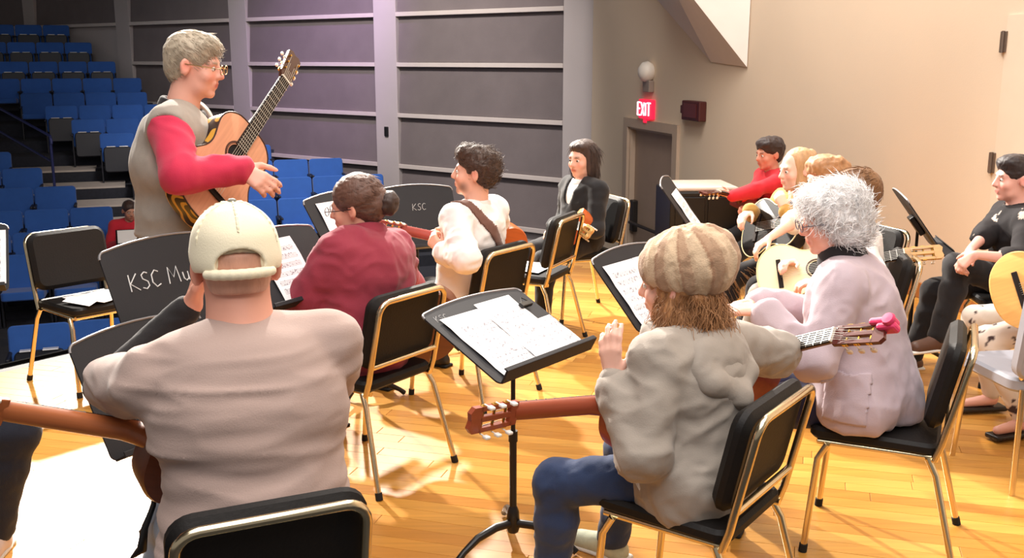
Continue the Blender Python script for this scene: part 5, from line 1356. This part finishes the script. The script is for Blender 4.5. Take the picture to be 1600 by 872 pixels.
collar(p, cloth('black_knit', (24, 20, 24)), 0.068, 0.085, 0.013, name='turtleneck')
S = Sdf(); w0 = p.Wr['L'] - nrm(p.Wr['L']-p.El['L'])*0.005
S.cap(w0, w0 - nrm(p.Wr['L']-p.El['L'])*0.022, 0.034, k=0.005); p.child(S, 'watch_band', M_POLE, 0.005)
p.trousers(M_NAVY); p.shoes(M_SHOE)
h = hair(p, hairm('white_hair', (244, 242, 242), 0.6), ells=[((0, -0.025, 0.045), (0.098, 0.112, 0.096)), ((0.05, -0.045, -0.02), (0.050, 0.065, 0.070)), ((-0.05, -0.045, -0.02), (0.050, 0.065, 0.070)), ((0, -0.08, -0.03), (0.080, 0.050, 0.075)), ((0, 0.045, 0.085), (0.074, 0.052, 0.042))], short=False, subs=[((0, 0.105, -0.040), (0.10, 0.085, 0.098))], fold=[(0.010, (34, 34, 34)), (0.004, (80, 80, 80))])
p.strands(h, MATS['white_hair'], 3600, 0.055, lambda q: np.cross(q - p.Hd, np.tile(p.hx, (len(q), 1)))*6 - p.hz*0.25, 0.0010, 0.35, 4, 0.14, curl=0.005)
glasses(p, mat('grey_glasses_rim', (90, 84, 96), 0.4))
nut = at(1302, 524, 3.12); X = nrm(A(0.48, -0.80, 0.40)); Zd = A(-0.66, -0.30, 0.62)
guitar(nut - X*0.785, X, Zd, 'guitar on the lap of the white-haired woman, pink clip on its headstock', wood('mahogany_side', (122, 44, 34)), wood('spruce_top', (0,)*3), wood('rosewood_head', (96, 40, 34)), capo=True, buttons=mat('cream_button', (236, 214, 190), 0.35))

# ---------------------------------------------------------------- girl in the striped beanie
p = Person((0.560, 2.925, 0.55), 50, 0.94, tor=0.82, lean=9, side=3, bulk=1.05, head=(14, -6, -2), hs=1.0, curve=1.2, vox=0.006, skin=(236, 184, 164), seed=36)
p.arm('L', at(957, 590, 2.86), f=A(-0.10, 0.05, 1.0), n=A(-0.35, -0.9, 0.0), el=A(-0.1, -0.5, -1.0), curl=(12, 22, 18), spread=5)
p.arm('R', A(0.62, 3.28, 0.80), f=A(-0.8, -0.2, -0.3), n=A(-0.2, 0.6, 0.7), el=A(0.95, 0.3, -0.15), curl=(30, 30, 20))
p.leg('L', A(0.12, 3.06, 0.0), kn=A(-0.8, 0.2, 1)); p.leg('R', A(0.36, 3.42, 0.0), toe=A(-0.75, 0.6, 0), kn=A(-0.5, 0.5, 1))
p.body('person in striped beige beanie, grey hoodie and jeans, hand raised')
M_HOOD = cloth('heather_grey_fleece', (158, 148, 138), var=0.05)
def hdrape(S):
    S.cap(p.Ch, p.P + p.u*0.0, 0.160, 0.180, 0.06, flat=(p.f, 1.2)); S.cap(p.P - p.r*0.09 - p.u*0.02, p.P + p.r*0.09 - p.u*0.02, 0.145, k=0.05)
top(p, M_HOOD, o=0.026, to=0.90, ao=0.030, bell=0.004, fold=[(0.011, (9, 9, 12), 2), (0.006, (17, 17, 22), 5)], name='hoodie', extra=hdrape)
# hood lying on the back
S = Sdf(); c = p.Nk
for i in range(15):
    a = math.radians(-150 + i*300/14 - 90); rr = 0.105
    q0 = c + p.cr2*math.cos(a)*rr*1.15 + p.cf2*math.sin(a)*rr*0.9 - p.t2*(0.005 + 0.045*(-math.sin(a)))
    a1 = math.radians(-150 + (i+1)*300/14 - 90); q1 = c + p.cr2*math.cos(a1)*rr*1.15 + p.cf2*math.sin(a1)*rr*0.9 - p.t2*(0.005 + 0.045*(-math.sin(a1)))
    if i < 14: S.cap(q0, q1, 0.036, k=0.02)
S.ell(c - p.cf2*0.110 - p.t2*0.080, A(0.150, 0.040, 0.100), (p.cr2, p.cf2, p.t2), 0.05)
S.chain([c + p.cr2*0.15 - p.t2*0.02, c + p.cr2*0.10 - p.cf2*0.12 - p.t2*0.12, c - p.cf2*0.145 - p.t2*0.175, c - p.cr2*0.10 - p.cf2*0.12 - p.t2*0.12, c - p.cr2*0.15 - p.t2*0.02], [0.028, 0.030, 0.034, 0.030, 0.028], 0.03)
p.child(S, 'hood', M_HOOD, None, [(0.006, (8, 8, 14)), (0.003, (26, 26, 26))])
S = Sdf(); w0 = p.Wr['L']; d = nrm(w0 - p.El['L']); S.cap(w0 - d*0.05, w0 - d*0.005, 0.045, 0.040, 0.01); p.child(S, 'cuff', M_HOOD, 0.006, (0.003, (40, 40, 10)))
p.trousers(M_JEAN, fold=[(0.006, (14, 14, 14)), (0.003, (30, 30, 30))], label='dark blue jeans')
p.shoes(cloth('green_white_canvas', (196, 200, 176), var=0.2, vscale=30), label='pale green and white sneaker', sole=mat('white_sole', (230, 228, 222), 0.6))
q = p.hs/0.235
M_AUB = hairm('golden_brown_hair', (168, 118, 74))
h = hair(p, M_AUB, ells=[((0, -0.02, 0.02), (0.086, 0.10, 0.09)), ((0.055, -0.03, -0.10), (0.045, 0.055, 0.085)), ((-0.060, -0.01, -0.11), (0.045, 0.055, 0.095)), ((0, -0.075, -0.07), (0.080, 0.050, 0.070))], short=False, subs=[((0, 0.112, -0.03), (0.066, 0.080, 0.11))], fold=[(0.014, (26, 26, 14)), (0.006, (60, 60, 30))])
p.strands(h, M_AUB, 3600, 0.10, lambda x: np.tile(-p.hz + 0*p.hf, (len(x), 1)), 0.0010, 0.20, 6, 0.10, sel=lambda x: (x - p.Hd) @ p.hz < 0.0, curl=0.009)
S = Sdf(); ax = (p.hx, p.hf, p.hz)
S.ell(p.hd(0, -0.022, 0.055), A(0.104, 0.122, 0.100)*q, ax, 0.03); S.ell(p.hd(0.008, -0.065, 0.065), A(0.104, 0.110, 0.098)*q, ax, 0.05); S.ell(p.hd(0.02, -0.10, 0.075), A(0.080, 0.075, 0.075)*q, ax, 0.05)
nz = rot(p.hz, p.hx, 14); S.box(p.hd(0, 0, -0.004) - nz*0.2, A(0.3, 0.3, 0.2), (p.hx, rot(p.hf, p.hx, 14), nz), 0.01, 0.02, 'sub')
def stripes(P):
    d = P - p.hd(0, -0.03, 0.06); a = np.arctan2(d @ p.hx, -(d @ p.hf)) + 0.9*(d @ p.hz); b = (np.sin(a*9) > 0.15).astype(float)*0.75 + (np.sin(a*18+1) > 0.6)*0.25
    wv = vnoise(P*60, 4)*0.06; b = np.clip(b+wv, 0, 1)[:, None]
    return A(*lin((206, 180, 150)))*(1-b) + A(*lin((158, 122, 96)))*b
p.child(S, 'beanie', mat('striped_knit', (0,)*3, 0.95, attr='tint', bump=0.3, bscale=220, sheen=0.2), 0.005, [(0.009, (22, 22, 9)), (0.004, (40, 40, 24))], col=stripes, label='striped beige slouch beanie')
N0 = at(805, 642, 2.72); J = at(980, 628, 2.94); X = nrm(N0-J)
guitar(N0 - X*0.785, X, A(-0.62, 0.72, 0.12), 'guitar on the lap of the beanie girl, neck pointing left across the stand', wood('redwood_side', (150, 58, 36)), wood('spruce_top', (0,)*3), wood('red_mahogany_neck', (146, 66, 40)), buttons=mat('white_button', (240, 236, 230), 0.3))

# ---------------------------------------------------------------- man in black at the right
p = Person((2.77, 5.57, 0.56), 84, 0.95, tor=0.80, lean=4, bulk=1.05, head=(4, -2, 0), hs=1.0, vox=0.007, skin=(236, 178, 162), seed=39)
p.arm('L', at(1524, 398, 5.22), f=A(-0.6, 0.35, -0.65), n=A(-0.6, -0.5, 0.5), el=A(0.3, -0.6, -0.6), curl=(30, 35, 25))
p.arm('R', at(1514, 392, 5.36), f=A(-0.6, -0.3, -0.65), n=A(-0.7, 0.1, 0.6), el=A(0.2, 0.7, -0.5), curl=(30, 35, 25))
p.leg('L', A(2.30, 5.40, 0.20), toe=A(-0.85, -0.3, 0), kn=A(-0.6, -0.1, 1)); p.leg('R', A(2.30, 5.72, 0))
p.body('person in black floral shirt at the right, hands clasped, looking left')
def floral(P):
    n = vnoise(P*16, 3); n2 = vnoise(P*33, 8); b = ((n > 0.42) & (n2 > -0.2)).astype(float)[:, None]
    return A(*lin((26, 21, 24)))*(1-b) + A(*lin((190, 176, 164)))*b
S = Sdf(); p.torso(S, 0.020, 0.04); p.armcl(S, 0.018, 0.03, 0.62, 0.01)
S.cap(p.Nk + p.t2*0.03 + p.cf2*0.012, p.Nk + p.t2*0.16, 0.05, 0.075, 0.012, 'sub')
p.child(S, 'shirt', mat('floral_cloth', (0,)*3, 0.9, attr='tint', bump=0.1, bscale=200), None, (0.008, (11, 11, 14), 2), col=floral)
collar(p, M_BLACKCLOTH, 0.062, 0.035, 0.011)
p.trousers(M_BLACKCLOTH); p.shoes(mat('brown_leather', (92, 62, 48), 0.5), sole=mat('white_sole', (0,)*3))
hair(p, hairm('near_black_hair', (40, 28, 28)), ells=[((0, 0.035, 0.092), (0.075, 0.06, 0.038))], fold=(0.004, (40, 40, 40)))

# ---------------------------------------------------------------- musician in patterned leggings, cut off at the right
p = Person((2.66, 4.76, 0.56), 72, 0.97, lean=6, head=(0, -10, 0), hs=1.0, vox=0.008, skin=(232, 176, 160), seed=42)
p.arm('L', A(2.62, 4.18, 0.80), n=A(0, -1, 0.2), el=A(0.6, -0.3, -0.6), curl=(50, 50, 30)); p.arm('R', A(2.46, 4.72, 0.95), f=A(-0.2, -0.7, -0.5), n=A(-0.6, 0, 0.7), el=A(0.5, 0.6, -0.3))
p.leg('R', A(2.42, 4.98, 0.02), toe=A(-0.8, -0.1, 0)); p.leg('L', A(2.40, 4.62, 0.02), toe=A(-0.85, -0.3, 0))
p.body('person in white patterned leggings with a blonde-wood guitar, cut off by right edge')
top(p, cloth('dark_green_top', (36, 42, 38)), o=0.018, to=0.97, fold=(0.008, (10, 10, 14), 2))
def leggy(P):
    n = vnoise(P*38, 6); n2 = vnoise(P*70, 9); b = ((n > 0.46) & (n2 > -0.1)).astype(float)[:, None]
    return A(*lin((226, 216, 204)))*(1-b) + A(*lin((70, 54, 56)))*b
S = Sdf(); S.ell(p.P + p.u*0.01, A(0.18, 0.135, 0.13), (p.r, p.f, p.u), 0.05); p.legcl(S, 0.005, 0.03, 0.97, cuff=0.002)
p.child(S, 'leggings', mat('patterned_cotton', (0,)*3, 0.9, attr='tint'), None, (0.003, (20, 20, 20)), col=leggy)
for sd in 'RL':
    S = Sdf(); S.box(p.An[sd] + p.toe[sd]*0.055 - A(0, 0, 0.072), A(0.125, 0.042, 0.012), (p.toe[sd], np.cross(p.toe[sd], p.u), p.u), 0.006); p.child(S, 'sandal', M_SHOE, 0.007)
hair(p, M_BRN, fold=(0.004, (40, 40, 20)))
guitar(at(1556, 432, 4.62) - A(0.02, 0.02, 0.10), A(0.72, -0.50, 0.42), A(-0.46, -0.78, 0.42), 'blonde-wood guitar above the patterned leggings at the right edge', wood('honey_side', (206, 138, 66)), wood('honey_top', (238, 178, 102)), wood('pale_neck', (0,)*3))

# ---------------------------------------------------------------- legs at the left edge
p = Person((-2.10, 3.24, 0.56), -66, 1.0, lean=8, vox=0.009, skin=(226, 172, 148), seed=45)
p.arm('L', A(-2.10, 3.42, 0.66), n=A(0, 0.3, 1)); p.arm('R', A(-2.05, 3.05, 0.66), n=A(0, -0.3, 1))
p.leg('L', A(-1.86, 3.46, 0.0), toe=A(0.1, -1, 0), kn=A(1, 0.1, 0.5)); p.leg('R', A(-1.98, 3.05, 0.0), toe=A(0.1, -1, 0), kn=A(1, -0.2, 0.6))
p.body('person in dark navy trousers at the left edge, only a leg in view')
top(p, cloth('navy_jumper', (38, 44, 66)), o=0.02, to=0.97, fold=(0.008, (10, 10, 14), 2))
p.trousers(cloth('dark_navy_trousers', (22, 24, 38))); p.shoes(cloth('pink_white_canvas', (228, 212, 208), var=0.1), label='pale pink sneaker', sole=mat('white_sole', (0,)*3))
hair(p, M_BRN)

# ---------------------------------------------------------------- listener in the blue seats
x, y, z = rows[12]; q = Vector((x, y, 0)) + RDIR*(-0.76+0.46*4 - SP*0.5) + RFWD*0.22
p = Person((q.x, q.y, z - SEAT_H + 0.57), 200, 1.0, tor=0.80, nl=-0.02, lean=10, head=(15, -14, 0), vox=0.011, skin=(196, 142, 118), seed=48)
hp = p.P + p.f*0.32 + p.u*0.16
p.arm('L', hp - p.r*0.12, n=p.u); p.arm('R', hp + p.r*0.12, n=p.u)
p.leg('L', p.P + p.f*0.42 - p.r*0.1 - p.u*0.58); p.leg('R', p.P + p.f*0.42 + p.r*0.1 - p.u*0.58)
p.body('person in a red top reading in the blue seats, beyond the instructor')
top(p, cloth('red_jumper', (196, 34, 52)), o=0.02, to=0.97, fold=(0.008, (10, 10, 14), 2)); p.trousers(M_BLACKCLOTH); p.shoes(M_SHOE); hair(p, M_BRN)
o = MB().box((-0.17, -0.004, -0.12), (0.17, 0.004, 0.12), 0.003).build('folder', M_POLE); c = hp + p.f*0.10 + p.u*0.10
MW = Matrix.Translation(Vector(c)) @ Matrix.Rotation(math.radians(200), 4, 'Z') @ Matrix.Rotation(math.radians(50), 4, 'X'); o.matrix_world = MW; tag(o, 'black folder held by the listener in the red top', 'folder')
o = MB().box((-0.15, -0.0065, -0.105), (0.15, -0.0045, 0.105)).box((-0.15, 0.0045, -0.105), (0.15, 0.0065, 0.105)).build('folder_sheet', M_BLANK); o.matrix_world = MW; tag(o, 'white sheet in the folder held by the listener in the red top', 'paper')
